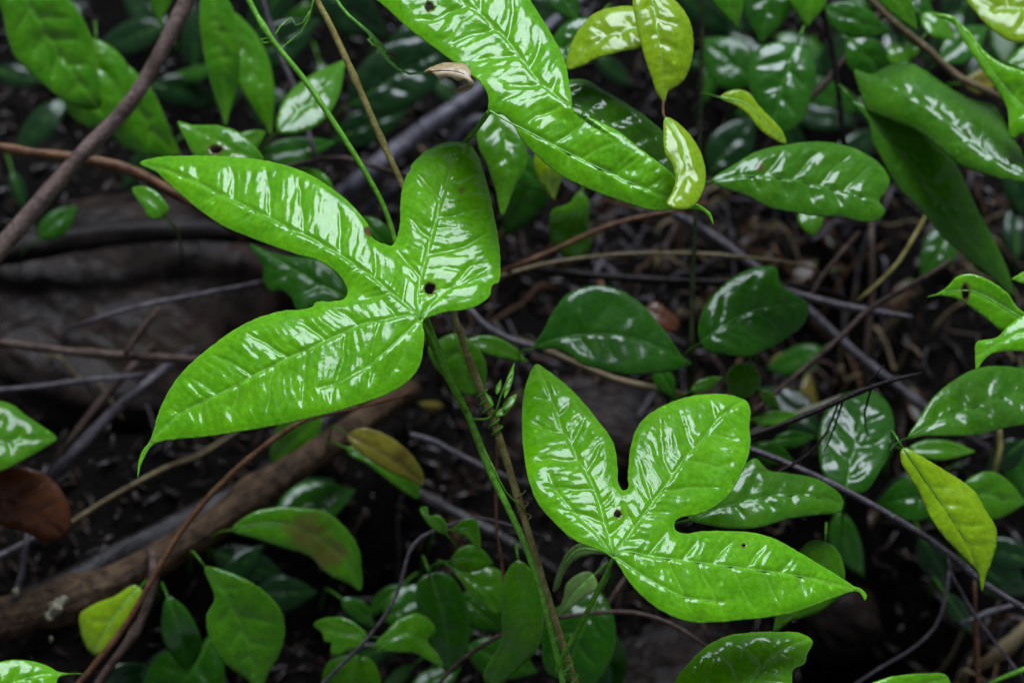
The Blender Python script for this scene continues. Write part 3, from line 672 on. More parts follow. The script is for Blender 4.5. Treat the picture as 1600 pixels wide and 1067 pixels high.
def uniq(head, px, py):
    lab = head + ' ' + where(px, py)
    if lab in USED:
        m = sorted(MARKS, key=lambda q: (q[0] - px) ** 2 + (q[1] - py) ** 2)
        for j in range(1, 5):
            lab = head + ' between ' + m[0][2] + ' and ' + m[j][2]
            if lab not in USED and len(lab.split()) <= 16: break
    USED.add(lab); return lab
# nameless small twigs strewn on the floor
for k in range(250):
    px = random.uniform(-40, 1640); py = random.uniform(-40, 1100)
    if k < 175: px = random.gauss(1130, 260); py = random.gauss(430, 130)
    elif k < 205: px = random.gauss(1450, 90); py = random.gauss(990, 50)
    L = random.uniform(40, 150); a = random.choice([random.gauss(-.5, .5), random.gauss(.6, .5), random.uniform(0, 3.14)])
    pts = []
    for s in np.linspace(-.5, .5, 5):
        x = px + L * s * math.cos(a) + random.gauss(0, 5); y = py + L * s * math.sin(a) + random.gauss(0, 5)
        p = gpoint(x, y, (.003 + random.random() * .012) * (2.2 if k % 3 == 0 else 1) + .012 * (.5 - abs(s))); pts.append(p)
    w = random.uniform(.0005, .0015)
    mt = random.choice(['grey', 'bark', 'bark', 'rust', 'straw', 'black', 'grey', 'straw'])
    ob = tube('twig', pts, [w, w, w * .9, w * .8, w * .5], mt, seg=6, rough=.15)
    tag(ob, uniq(('long ' if L > 115 else 'short ' if L < 70 else '') + ('stout ' if w > .0012 else 'fine ' if w < .0008 else '') + {'grey': 'grey', 'bark': 'brown', 'rust': 'reddish', 'straw': 'tan', 'black': 'black'}[mt] + ' floor twig', px, py), 'twig', 'small fallen twigs on the forest floor')

# pale lichen and fungus lumps on the fallen branch
def lump(name, px, py, D, r, mat, parent, seed, sq=(1, 1, 1)):
    c = P(px, py, D); V = []; n1, n2 = 18, 10
    for i in range(n2 + 1):
        th = math.pi * i / n2
        for j in range(n1):
            ph = 2 * math.pi * j / n1; d = np.array([math.sin(th) * math.cos(ph), math.sin(th) * math.sin(ph), math.cos(th)])
            s = 1 + .45 * float(fbm(np.array([d[0] * 2.5 + d[2] * 3]), np.array([d[1] * 2.5]), seed, 3)[0])
            V.append(c + d * s * r * np.array(sq))
    F = [(i * n1 + j, (i + 1) * n1 + j, (i + 1) * n1 + (j + 1) % n1, i * n1 + (j + 1) % n1) for i in range(n2) for j in range(n1)]
    return link(name, mesh(name, V, F, origin=c), M[mat], parent, c)
o = lump('lichen_tuft', 88, 948, 1.165, .0034, 'moss', fl, 3); o['label'] = 'pale crusty lichen tuft on the fallen branch'
o = lump('lichen_tuft', 78, 962, 1.165, .0022, 'moss', fl, 4); o = lump('lichen_tuft', 100, 938, 1.168, .002, 'moss', fl, 9)
o = lump('fungus', 25, 925, 1.155, .0016, 'moss', fl, 6, (1, 1, 1.5))
o = lump('fungus', 80, 998, 1.16, .0012, 'moss', fl, 8, (.7, .7, 1.3))

# ================================================================== THE TWINING VINE (stem, petioles, lobed leaves)
vine = empty('twining_vine', P(620, 390, 1.045))
tag(vine, 'bright green twining vine carrying the large wet lobed leaves', 'vine')
px_tube('stem', [(360, -60, 1.06), (385, -6, 1.06), (422, 58, 1.055), (478, 128, 1.05), (530, 205, 1.045), (572, 272, 1.045), (600, 325, 1.045), (622, 390, 1.045), (650, 455, 1.04), (675, 520, 1.035), (700, 585, 1.035), (730, 645, 1.035), (748, 690, 1.04), (765, 735, 1.04), (792, 790, 1.035), (820, 850, 1.035), (845, 925, 1.035), (862, 990, 1.035), (878, 1060, 1.035), (890, 1130, 1.04)],
        [9, 9, 9, 9, 9, 9, 9, 9, 9, 10, 11, 13, 11, 10, 10, 10, 10, 10], 'vine', 1.04, vine, seg=12, rough=.04, knots=(.09, .545))
def vleaf(label, outline, ribs, **k):
    ob = leaf(outline, ribs, parent=vine, name='leaf', **k); 
    if label: ob['label'] = label
    return ob
H1 = [(218, 254), (240, 246), (280, 243), (340, 243), (400, 248), (440, 256), (480, 270), (520, 295), (550, 320), (575, 350), (583, 372), (600, 380), (612, 383), (620, 370), (625, 345), (626, 310), (632, 280), (637, 270), (640, 266), (645, 254), (655, 244), (659, 240), (665, 235), (690, 223), (715, 221), (735, 226), (746, 240), (755, 265), (765, 300), (773, 340), (780, 380), (782, 415), (779, 440), (770, 444), (767, 452), (766, 460), (752, 473), (730, 482), (700, 486), (680, 491), (661, 500), (663, 520), (661, 545), (655, 572), (640, 592), (615, 610), (580, 624), (530, 640), (480, 653), (430, 664), (380, 672), (330, 680), (290, 684), (255, 688), (238, 694), (228, 708), (220, 725), (215, 745), (216, 722), (222, 703), (232, 690), (240, 672), (245, 650), (258, 620), (275, 592), (300, 565), (330, 540), (365, 515), (400, 497), (440, 485), (488, 478), (492, 472), (520, 470), (538, 466), (543, 455), (538, 440), (520, 420), (495, 405), (465, 397), (430, 385), (390, 370), (350, 353), (315, 330), (285, 305), (262, 285), (240, 265)]
R1 = [[(657, 497), (615, 461), (580, 432), (544, 407), (500, 380), (453, 357), (387, 324), (320, 292), (260, 266), (225, 256)],
      [(657, 497), (652, 465), (660, 425), (675, 367), (687, 320), (698, 286), (708, 250), (712, 232)],
      [(657, 497), (640, 494), (600, 500), (564, 508), (503, 536), (450, 560), (402, 584), (350, 612), (311, 630), (275, 652), (245, 680), (222, 715)]]
vleaf('largest three-lobed wet leaf with a small round hole near its stalk', H1, R1, D=1.0, mat='hero', tilt=(0, -4), sp=2.7, quilt=2.1, cell=(12.5, 46), sec=62,
      holes=[(672, 451, 7)], droop=.24, fold=[(.20, .0), (.26, .11), (-.01, .02)], wav=5, ribw=5.5, blotch=[(578, 362, 9), (722, 298, 6, .5), (238, 690, 4, .7)],
      side=[[(657, 497), (672, 477), (716, 438), (735, 415)], [(655, 500), (630, 524), (600, 552), (564, 579), (530, 597), (500, 606)]],
      stalk={'pts': [(672, 528, 1.005), (690, 570, 1.02), (712, 612, 1.03), (732, 650, 1.036)], 'w': [8, 11, 12, 12, 12], 'mat': 'vine'})
H2 = [(838, 568), (825, 590), (817, 627), (816, 677), (827, 752), (843, 789), (865, 814), (894, 840), (945, 863), (959, 872), (981, 905), (1003, 930), (1032, 952), (1076, 970), (1119, 971), (1163, 967), (1200, 963), (1236, 957), (1273, 945), (1312, 930), (1338, 922), (1346, 927), (1352, 937), (1355, 930), (1349, 921), (1334, 914), (1309, 898), (1273, 876), (1236, 854), (1211, 841), (1181, 832), (1148, 829), (1097, 829), (1068, 832), (1056, 827), (1054, 818), (1061, 809), (1090, 803), (1119, 789), (1141, 769), (1159, 738), (1170, 709), (1173, 687), (1171, 664), (1173, 643), (1169, 628), (1154, 620), (1137, 615), (1103, 615), (1070, 620), (1043, 630), (1009, 650), (992, 674), (985, 700), (983, 716), (981, 745), (981, 762), (974, 765), (967, 756), (965, 727), (958, 690), (935, 657), (911, 627), (884, 600), (857, 579)]
R2 = [[(959, 867), (945, 818), (927, 760), (905, 720), (887, 684), (877, 667), (864, 627), (850, 595), (842, 578)],
      [(959, 867), (996, 818), (1025, 778), (1047, 749), (1072, 713), (1097, 687), (1114, 664), (1137, 642), (1160, 628)],
      [(959, 867), (974, 862), (1018, 869), (1072, 876), (1126, 883), (1181, 890), (1254, 901), (1309, 914), (1345, 923)]]
vleaf('lower three-lobed wet leaf with two tiny holes and a hooked right tip', H2, R2, D=1.0, mat='hero', tilt=(0, -4), sp=2.7, quilt=2.1, cell=(12, 40), sec=52,
      holes=[(965, 804, 5), (1162, 853, 2.2)], droop=.36, fold=[(.05, .05), (.05, .08), (.05, .02)], wav=5, ribw=5, blotch=[(1146, 752, 5, .4), (968, 806, 8, .3)],
      side=[[(959, 867), (1003, 898), (1039, 919), (1076, 934), (1130, 940)], [(955, 864), (934, 836), (898, 800), (868, 765), (858, 740)]],
      stalk={'pts': [(950, 890, .995), (935, 920, 1.0), (905, 980, 1.02), (880, 1025, 1.03), (868, 1052, 1.036)], 'w': [6, 8, 8, 8, 9, 9], 'mat': 'vine'})
H3 = [(575, -12), (600, 8), (640, 45), (690, 82), (735, 115), (752, 130), (763, 150), (764, 172), (785, 178), (800, 190), (812, 212), (840, 243), (877, 273), (918, 293), (982, 317), (1019, 327), (1056, 327), (1087, 325), (1103, 332), (1115, 350), (1110, 332), (1095, 320), (1076, 313), (1056, 277), (1036, 258), (1002, 233), (962, 202), (915, 180), (896, 170), (893, 150), (889, 125), (883, 95), (866, 60), (845, 25), (822, -10), (780, -70), (700, -120), (600, -150), (500, -170), (540, -100), (560, -50)]
R3 = [[(765, 171), (840, 214), (930, 260), (1030, 305), (1085, 325)],
      [(888, 165), (862, 145), (834, 118), (795, 67), (758, 30), (720, 0), (640, -70), (560, -130)]]
vleaf('upper bright leaf whose lobes run off the top edge and down behind the small yellow leaf', H3, R3, D=1.0, mat='hero', tilt=(1, 1), sp=3.2, quilt=2.3, cell=(12.5, 40), sec=55,
      holes=[(671, 13, 6)], droop=.04, fold=[(.0, .0), (.27, .0)], wav=5, ribw=3,
      crease=[([(560, 20), (650, 75), (740, 118), (800, 140), (860, 160), (940, 185), (1100, 270)], .60, (850, 230))],
      stalk={'pts': [(756, 186, 1.02), (740, 208, 1.05), (715, 240, 1.08), (672, 310, 1.07), (632, 400, 1.05)], 'w': [8, 9, 9, 9, 9, 9], 'mat': 'vine'}, center=(850, 150))
H4 = [(1040, 1100), (1055, 1062), (1080, 1030), (1105, 1008), (1135, 993), (1170, 987), (1210, 986), (1250, 988), (1265, 995), (1270, 1002), (1262, 1020), (1258, 1035), (1240, 1045), (1238, 1060), (1235, 1090), (1215, 1130), (1160, 1170), (1080, 1180), (1040, 1150)]
leafD = vleaf('bright wet leaf cut off by the bottom edge right of centre', H4, [(1110, 1180), (1140, 1110), (1177, 1060), (1215, 1020), (1262, 998)], D=1.0, mat='hero', tilt=(0, -4), sp=3.2, quilt=2.5, cell=(17, 42), sec=55, droop=.12, wav=5, ribw=4, stalk='none')
px_tube('petiole', [(1110, 1180, .99), (1060, 1210, 1.0), (960, 1180, 1.02), (895, 1120, 1.035)], [8, 9, 9, 9], 'vine', 1.0, vine, seg=8)
# young shoot and tendrils
for (b_, t_, hw) in [((786, 640), (808, 615), 7), ((776, 616), (783, 592), 4), ((788, 622), (804, 566), 5), ((775, 650), (800, 632), 6), ((770, 634), (757, 612), 4)]:
    o_, r_ = auto(b_, t_, hw); leaf(o_, r_, 1.03, 'hero', (0, -8), sp=3, quilt=.5, ribw=1.2, parent=vine, name='young_leaf', stalk='none', edge=.2, midg=.6)
px_tube('side_shoot', [(766, 655, 1.035), (776, 640, 1.03), (782, 620, 1.028), (790, 600, 1.026), (800, 585, 1.026)], [4, 4, 3, 2], 'vine', 1.03, vine, seg=6)
def coil(cx0, cy0, cx1, cy1, turns, r_px, w, Dc, mat, parent, name='tendril'):
    a = P(cx0, cy0, Dc); b_ = P(cx1, cy1, Dc); ax = b_ - a; L = np.linalg.norm(ax); ax /= L
    v = np.array([1., 0, 0]); v -= ax * (v @ ax); v /= np.linalg.norm(v); w_ = np.cross(ax, v); r = r_px * Dc / FPX
    n = int(turns * 14); pts = [a + ax * L * i / n + (v * math.cos(2 * math.pi * turns * i / n) + w_ * math.sin(2 * math.pi * turns * i / n)) * r for i in range(n + 1)]
    return tube(name, pts, w / 2 * Dc / FPX, mat, parent, seg=6, sp=.001, rough=.02)
coil(752, 612, 778, 676, 5.5, 9.5, 4.0, 1.05, 'vine', vine)
coil(812, 768, 822, 812, 2.2, 9.0, 2.6, 1.05, 'olive', vine)
coil(876, 1018, 896, 1070, 2.5, 11, 4.0, 1.045, 'vine', vine)
px_tube('tendril', [(738, 655, 1.036), (756, 655, 1.038), (768, 652, 1.04)], 4, 'vine', 1.03, vine, seg=6)
px_tube('tendril', [(750, 690, 1.04), (770, 728, 1.03), (790, 768, 1.03), (812, 790, 1.036), (822, 802, 1.04)], [2, 2.5, 2.5, 2], 'vine', 1.03, vine, seg=6)
px_tube('tendril', [(425, 72, 1.055), (440, 76), (452, 66), (470, 52), (482, 30), (492, -10)], [4, 3, 3, 3], 'vine', 1.06, vine, seg=6)
px_tube('tendril', [(430, 55, 1.055), (438, 42), (455, 28), (462, 40), (474, 36), (484, 18)], [3, 2.4, 2.4, 2], 'vine', 1.06, vine, seg=6)
px_tube('tendril', [(424, 66, 1.055), (412, 68), (408, 62), (418, 60), (426, 70)], [3, 3, 2.5], 'vine', 1.055, vine, seg=6)

# brown climbing stem
st = px_tube('woody_stem', [(470, -70), (490, -10), (511, 30), (545, 102), (580, 182), (604, 236), (630, 292), (662, 370), (696, 450), (712, 500), (736, 570), (765, 642), (786, 702), (810, 780), (832, 852), (856, 932), (884, 1020), (905, 1085), (930, 1150)],
        [9, 9, 10, 10, 11, 10, 10, 10, 10, 10, 11, 13, 11, 11, 11, 11, 12, 12], 'olive', 1.05, seg=14, rough=.05, knots=(.135, .16, .245, .53, .55, .575, .7))
tag(st, 'thin straight olive brown stem that the green vine twines around', 'stem')
# shrivelled bud stem and dry curled scrap
bs = px_tube('bud_stem', [(500, -60), (522, -5), (545, 25), (575, 50), (588, 66), (600, 82), (608, 96), (622, 108), (640, 116), (664, 114)], [4, 5, 5, 6, 11, 11, 6, 4, 4, 3], 'vein', 1.05, seg=8)
tag(bs, 'thin yellow green stem with a swollen bud hanging at the top centre', 'stem')
px_tube('thorn', [(604, 84), (612, 85), (622, 90)], [4, 3, .8], 'rust', 1.048, bs, seg=6)
px_tube('bract', [(582, 60), (576, 62), (582, 70), (592, 74)], [5, 6, 5, 2], 'ochre' if False else 'vein', 1.048, bs, seg=6)
cl = [(662, 112), (676, 104), (690, 99), (710, 98), (728, 101), (736, 112), (735, 120), (742, 132), (736, 134), (728, 124), (715, 126), (700, 120), (690, 124), (682, 120), (674, 112)]
o = leaf(cl, [(664, 112), (690, 110), (715, 112), (734, 120)], 1.0, 'tan', (-6, 0), sp=3, quilt=2.5, cell=(10, 14), sec=18, bow=4, ribw=1.5, stalk='none', name='dry_leaf')
tag(o, 'small curled dry tan scrap of leaf hanging from the bud stem', 'dry leaf')
o_, r_ = auto((742, 132), (708, 144), 6)
o = leaf(o_, r_, 1.06, 'tan', (0, -20), sp=3, quilt=1, ribw=1, stalk='none', name='dry_leaf'); tag(o, 'tiny pale curl just below the tan scrap of dry leaf', 'dry leaf')

# ================================================================== LEAVES ON OTHER PLANTS
def L(label, outline, rib, D, mat, tilt=(0, -8), name='leaf', cat='leaf', group=None, **k):
    k.setdefault('sp', 4.6); k.setdefault('quilt', 2.3); k.setdefault('cell', (12, 27)); k.setdefault('sec', 44); k.setdefault('ribw', 3.6)
    k.setdefault('droop', .16); k.setdefault('fold', -.12); k.setdefault('wav', 5)
    tilt = (tilt[0] + random.gauss(0, 1.5), tilt[1] - (21 if mat == 'vdark' else 8 if mat == 'dark' else 5) + random.gauss(0, 1.5))
    ob = leaf(outline, rib, D, mat, tilt, name=name, **k)
    if k.get('parent') is None: tag(ob, label, cat, group)
    elif label: ob['label'] = label
    return ob
def A(label, base, tip, hw, D, mat, tilt=(0, -8), bend=0, **k):
    wide = k.pop('wide', .42); hw2 = k.pop('hw2', None)
    o_, r_ = auto(base, tip, hw, bend, wide, hw2)
    return L(label, o_, r_, D, mat, tilt, **k)
# --- upper left
L('broad mottled green leaf at the top left corner', [(-15, -30), (3, 20), (10, 55), (23, 88), (45, 112), (67, 131), (101, 158), (140, 172), (156, 168), (158, 140), (152, 105), (148, 74), (128, 27), (100, -10), (60, -50), (10, -60)], [(20, -50), (60, 30), (105, 100), (152, 165)], 1.2, 'midy', (4, -16), cell=(26, 40))
L('green leaf half hidden behind the broad mottled leaf at top left', [(140, 60), (165, 68), (190, 88), (205, 118), (208, 150), (195, 180), (165, 196), (138, 198), (112, 182), (100, 160), (118, 120)], [(150, 64), (150, 110), (140, 150), (125, 185)], 1.23, 'midy', (6, -14))
L('green leaf below the slanting mauve branch at top left', [(190, 100), (218, 118), (240, 145), (258, 185), (270, 215), (280, 243), (250, 246), (215, 238), (185, 222), (168, 195), (165, 160), (172, 120)], [(188, 104), (212, 160), (240, 205), (276, 242)], 1.25, 'midy', (-4, -18))
A('long narrow green leaf pointing down beside the slanting branch', (325, -40), (352, 198), 30, 1.2, 'midy', (4, -14), bend=-8)
A('narrow green leaf with a shiny edge hanging right of the slanting branch', (345, 10), (424, 212), 30, 1.22, 'midy', (8, -10), bend=-10)
A('short green leaf tip hanging from the top edge left of the branch', (255, -60), (248, 38), 20, 1.24, 'mid', (0, -16))
L('green leaf with a dark hole just above the left lobe of the big leaf', [(278, 190), (300, 195), (340, 196), (370, 205), (395, 225), (412, 252), (380, 264), (330, 262), (305, 246), (290, 218)], [(412, 255), (370, 238), (330, 214), (280, 191)], 1.12, 'midy', (0, -15), holes=[(337, 235, 9, 6)], blotch=[])
L('small green leaf scrap below the left tip of the big leaf', [(206, 295), (228, 292), (250, 305), (263, 330), (255, 340), (232, 340), (225, 325), (213, 310)], [(258, 338), (235, 312), (208, 296)], 1.15, 'midy', (0, -20))
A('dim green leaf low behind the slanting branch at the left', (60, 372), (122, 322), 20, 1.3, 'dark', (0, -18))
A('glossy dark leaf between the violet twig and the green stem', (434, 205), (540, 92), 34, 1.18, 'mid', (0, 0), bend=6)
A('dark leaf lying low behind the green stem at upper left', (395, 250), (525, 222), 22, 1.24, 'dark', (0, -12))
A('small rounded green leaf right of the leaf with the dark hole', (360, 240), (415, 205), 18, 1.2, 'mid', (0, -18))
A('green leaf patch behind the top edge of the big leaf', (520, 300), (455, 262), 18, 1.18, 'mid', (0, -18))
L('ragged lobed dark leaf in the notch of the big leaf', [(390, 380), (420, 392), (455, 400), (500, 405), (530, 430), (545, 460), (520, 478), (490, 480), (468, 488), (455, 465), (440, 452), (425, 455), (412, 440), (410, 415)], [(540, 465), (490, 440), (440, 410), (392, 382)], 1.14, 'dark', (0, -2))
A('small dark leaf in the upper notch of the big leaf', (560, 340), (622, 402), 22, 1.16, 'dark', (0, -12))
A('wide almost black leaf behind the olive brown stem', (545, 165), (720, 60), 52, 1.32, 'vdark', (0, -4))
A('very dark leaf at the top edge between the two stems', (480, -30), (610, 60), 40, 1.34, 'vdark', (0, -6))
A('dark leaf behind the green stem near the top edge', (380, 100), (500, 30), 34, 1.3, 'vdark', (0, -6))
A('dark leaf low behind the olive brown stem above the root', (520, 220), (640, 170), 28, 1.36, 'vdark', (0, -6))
# --- top middle
A('glossy dark leaf tucked behind the top yellow green leaf', (930, 30), (850, 112), 30, 1.15, 'dark', (0, 2))
A('dark leaf just under the top edge right of the upper bright leaf', (860, -30), (905, 35), 22, 1.2, 'dark', (0, 0))
ys = empty('young_shoot', P(1050, -30, 1.05)); tag(ys, 'yellow green shoot with three glossy leaves hanging on a reddish stem at top centre', 'shoot')
px_tube('stem', [(1075, -90, 1.06), (1050, -30, 1.06), (1040, 60, 1.07), (1037, 150, 1.05), (1036, 172, 1.03), (1040, 186, .985)], [7, 7, 6, 5, 5, 5], 'rust', 1.05, ys, seg=8)
L('yellow green leaf pointing left', [(1005, 48), (1002, 14), (965, 10), (930, 20), (905, 45), (890, 75), (886, 107), (905, 104), (930, 92), (970, 80), (1005, 70)], [(1018, 42), (975, 48), (930, 68), (888, 105)], 1.07, 'yellow', (0, 0), parent=ys, stalk='none')
L('upright yellow green leaf', [(992, -15), (1030, -18), (1055, 0), (1075, 25), (1084, 60), (1080, 100), (1065, 130), (1045, 142), (1038, 160), (1030, 150), (1018, 120), (1005, 80), (995, 40)], [(1015, -18), (1025, 40), (1034, 100), (1038, 156)], 1.05, 'yellow', (4, -3), parent=ys, stalk='none')
L('lowest yellow green leaf with a wide shiny patch', [(1040, 182), (1060, 192), (1082, 215), (1098, 245), (1103, 270), (1098, 300), (1085, 320), (1068, 327), (1042, 318), (1050, 300), (1056, 280), (1050, 255), (1040, 240), (1037, 205)], [(1040, 184), (1062, 220), (1072, 265), (1048, 318)], .965, 'yellow', (5, 4), parent=ys, stalk='none', fold=[(-.02, .06)], quilt=2.4, droop=.05)
L('dark glossy leaf just behind the right lobe of the upper bright leaf', [(880, 128), (915, 124), (945, 140), (985, 165), (1020, 190), (1045, 215), (1058, 250), (1062, 300), (1020, 275), (960, 235), (900, 200), (875, 160)], [(880, 150), (930, 180), (990, 225), (1058, 290)], 1.07, 'midg', (0, 1))
L('shiny green leaf hanging behind the upright lobe of the big leaf', [(745, 200), (760, 175), (785, 172), (805, 180), (818, 205), (822, 260), (805, 290), (785, 337), (775, 300), (762, 260), (750, 235)], [(778, 174), (788, 220), (792, 270), (784, 332)], 1.1, 'mid', (0, -4))
A('yellow leaf tip peeping below the upper bright leaf', (850, 215), (866, 314), 22, 1.13, 'yellow', (0, -20))
A('dark leaf at the left edge of the yellow leaf tip', (790, 235), (855, 300), 22, 1.2, 'dark', (0, -8))
L('dull green upright leaf strip below the upper bright leaf', [(862, 330), (890, 318), (905, 300), (918, 310), (920, 350), (919, 400), (895, 407), (868, 390)], [(908, 305), (898, 350), (894, 402)], 1.22, 'mid', (0, -28), quilt=.8)
A('dark leaf behind the upright yellow green leaf', (1180, 130), (1095, 60), 40, 1.3, 'dark', (0, -12))
A('very dark leaf below the dark leaf right of the yellow shoot', (1110, 270), (1180, 180), 34, 1.35, 'vdark', (0, -4))
# --- upper right
A('green leaf tip hanging from the top edge right of the yellow shoot', (1108, -50), (1153, 45), 24, 1.15, 'midy', (0, -14), bend=-8)
A('rounded glossy leaf at the top edge above the dark hanging stem', (1210, -70), (1190, 68), 42, 1.2, 'dark', (0, 1))
L('large rounded dark leaf with a shiny lower half left of the dark hanging stem', [(1170, 100), (1185, 75), (1220, 65), (1262, 75), (1275, 110), (1268, 150), (1255, 185), (1235, 205), (1200, 210), (1185, 170), (1172, 140)], [(1245, 70), (1230, 110), (1218, 150), (1208, 206)], 1.17, 'dark', (0, -3))
L('yellow green ragged leaf with a shiny tip above the veined oval leaf', [(1125, 152), (1150, 140), (1170, 145), (1185, 165), (1205, 185), (1222, 205), (1228, 225), (1210, 218), (1185, 200), (1170, 180), (1150, 165)], [(1126, 152), (1165, 162), (1195, 192), (1227, 223)], 1.1, 'yellow', (0, -8))
A('mid green leaf at the top edge beside the dark hanging stem', (1265, -60), (1262, 42), 32, 1.19, 'midy', (0, -10))
A('dark green leaf under the top edge right of the hanging stem', (1285, 15), (1392, 52), 26, 1.2, 'dark', (0, -12))
A('bright green narrow leaf slanting in from the top edge at right', (1345, -60), (1433, 48), 24, 1.14, 'midy', (0, -16), bend=-6)
A('dark oval leaf with a small glint above the folded dark leaf', (1325, 62), (1398, 130), 32, 1.22, 'dark', (0, -8))
A('small shiny leaf left of the olive tan stem', (1395, 65), (1415, 112), 18, 1.2, 'mid', (0, 0))
A('shiny leaf right under the top edge above the olive tan stem', (1390, -25), (1462, 40), 28, 1.2, 'dark', (0, 1))
A('small shiny leaf below the corner leaf at top right', (1440, 22), (1492, 62), 18, 1.19, 'mid', (0, 1))
A('dark leaf behind the olive tan stem at upper right', (1470, 95), (1545, 40), 26, 1.27, 'dark', (0, -6))
A('mid green leaf sliver left of the folded dark leaf', (1440, 60), (1395, 105), 14, 1.22, 'mid', (0, -10))
L('bright green ragged leaf hanging at the right edge near the top', [(1458, 22), (1472, 22), (1490, 26), (1500, 36), (1517, 51), (1537, 78), (1564, 98), (1600, 111), (1640, 130), (1640, 240), (1600, 209), (1581, 218), (1574, 169), (1561, 145), (1537, 111), (1510, 71), (1490, 38)], [(1640, 200), (1590, 160), (1545, 105), (1500, 45), (1460, 22)], 1.1, 'hero', (0, -20), quilt=2.2)
L('pale yellow green glossy leaf in the top right corner', [(1505, -15), (1560, -40), (1640, -40), (1640, 55), (1600, 66), (1575, 62), (1550, 45), (1525, 18)], [(1640, -10), (1580, 15), (1515, -8)], 1.12, 'yellow', (0, -2))
A('glossy pale leaf under the corner leaf at the right edge', (1660, 80), (1572, 98), 26, 1.16, 'mid', (0, 2))
fp = empty('leafy_sapling', P(1600, 150, 1.16)); tag(fp, 'pair of long dark leaves folded over each other at upper right', 'sapling')
L('upper leaf with a broad shiny band along its fold', [(1335, 108), (1362, 115), (1389, 101), (1416, 96), (1443, 108), (1476, 131), (1520, 155), (1557, 165), (1568, 182), (1578, 206), (1598, 236), (1612, 280), (1571, 280), (1537, 270), (1503, 258), (1470, 233), (1436, 205), (1389, 185), (1352, 168), (1345, 145), (1338, 125)], [(1625, 285), (1540, 238), (1470, 180), (1400, 135), (1338, 110)], 1.12, 'midg', (-3, 2), quilt=1.3, parent=fp, fold=.05, bow=.5)
L('lower leaf hanging straight down', [(1331, 157), (1348, 162), (1389, 172), (1436, 196), (1470, 230), (1490, 250), (1510, 287), (1530, 330), (1541, 350), (1557, 380), (1581, 438), (1585, 462), (1578, 460), (1557, 438), (1537, 424), (1497, 391), (1470, 367), (1450, 340), (1429, 317), (1402, 290), (1379, 250), (1365, 223), (1358, 192), (1345, 169)], [(1334, 158), (1380, 210), (1440, 280), (1500, 355), (1583, 460)], 1.14, 'midg', (4, -11), quilt=1.2, sec=44, parent=fp, fold=.05)
px_tube('stem', [(1625, 285, 1.12), (1640, 330, 1.17), (1650, 420, 1.24), (1650, 520, .0)], [6, 8, 9, 10], 'olive', 1.1, fp, seg=8)
ov = L('oval veined leaf with a glossy upper half and brown speck right of the yellow shoot', [(1112, 281), (1145, 258), (1185, 235), (1230, 225), (1265, 221), (1290, 221), (1318, 226), (1352, 239), (1382, 263), (1391, 283), (1386, 297), (1375, 312), (1384, 330), (1372, 342), (1348, 345), (1315, 337), (1281, 337), (1250, 332), (1200, 322), (1170, 305), (1140, 295)], [(1112, 282), (1160, 276), (1200, 276), (1234, 280), (1291, 293), (1340, 305), (1378, 316)], 1.09, 'midg', (2, 3), sp=3.6, fold=[(-.03, .34)], sec=42, quilt=2.6, cell=(15, 30), blotch=[(1188, 263, 6)])
A('small green leaf tip below the oval veined leaf', (1262, 318), (1272, 370), 20, 1.13, 'mid', (0, -2))
# --- centre
L('broad smooth dark green leaf with a shiny left side in the centre', [(834, 542), (847, 519), (867, 482), (888, 458), (918, 447), (945, 446), (975, 456), (1006, 478), (1029, 505), (1050, 532), (1066, 556), (1081, 567), (1070, 573), (1050, 579), (1016, 583), (982, 585), (945, 578), (911, 569), (874, 546)], [(834, 543), (880, 528), (930, 522), (990, 528), (1040, 548), (1078, 567)], 1.13, 'dark', (-6, -7), sp=4.5, quilt=.9, fold=-.10)
L('round dark leaf with deep veins right of the broad smooth leaf', [(1092, 505), (1103, 475), (1130, 445), (1164, 423), (1200, 415), (1213, 418), (1220, 441), (1244, 461), (1261, 470), (1264, 485), (1257, 505), (1234, 525), (1200, 544), (1171, 556), (1137, 554), (1103, 546), (1093, 529)], [(1094, 535), (1130, 510), (1165, 490), (1210, 478), (1262, 474)], 1.12, 'dark', (3, -8), sp=4.5, sec=40, quilt=1.9)
A('small leaf hanging beneath the right end of the broad smooth leaf', (1025, 575), (1055, 622), 16, 1.18, 'dark', (0, -10))
A('tiny green leaf left of the upper right lobe of the lower vine leaf', (1078, 612), (1130, 588), 10, 1.14, 'mid', (0, -12))
A('small shiny leaf directly above the lower vine leaf', (1170, 565), (1150, 628), 28, 1.13, 'mid', (0, -3))
A('tiny green leaf right of the lower vine leaf top', (1190, 610), (1218, 640), 10, 1.15, 'mid', (0, -14))
A('small narrow leaf under the lichened grey twig', (1175, 655), (1262, 652), 13, 1.18, 'mid', (0, -14))
A('small dull leaf under the small narrow leaf near the lichened twig', (1208, 690), (1275, 682), 14, 1.2, 'dark', (0, -10))
A('dark leaf below the thorny twig left of the pointed glossy leaf', (1180, 700), (1240, 720), 18, 1.17, 'dark', (0, -8))
L('shiny green leaf behind the stems below the notch of the big leaf', [(670, 542), (687, 529), (714, 520), (741, 536), (757, 559), (761, 583), (751, 613), (731, 617), (704, 596), (677, 569)], [(715, 522), (722, 560), (738, 615)], 1.12, 'mid', (0, -4))
A('long narrow leaf behind the olive brown stem pointing right', (728, 532), (826, 566), 15, 1.14, 'mid', (0, -10), bend=-6)
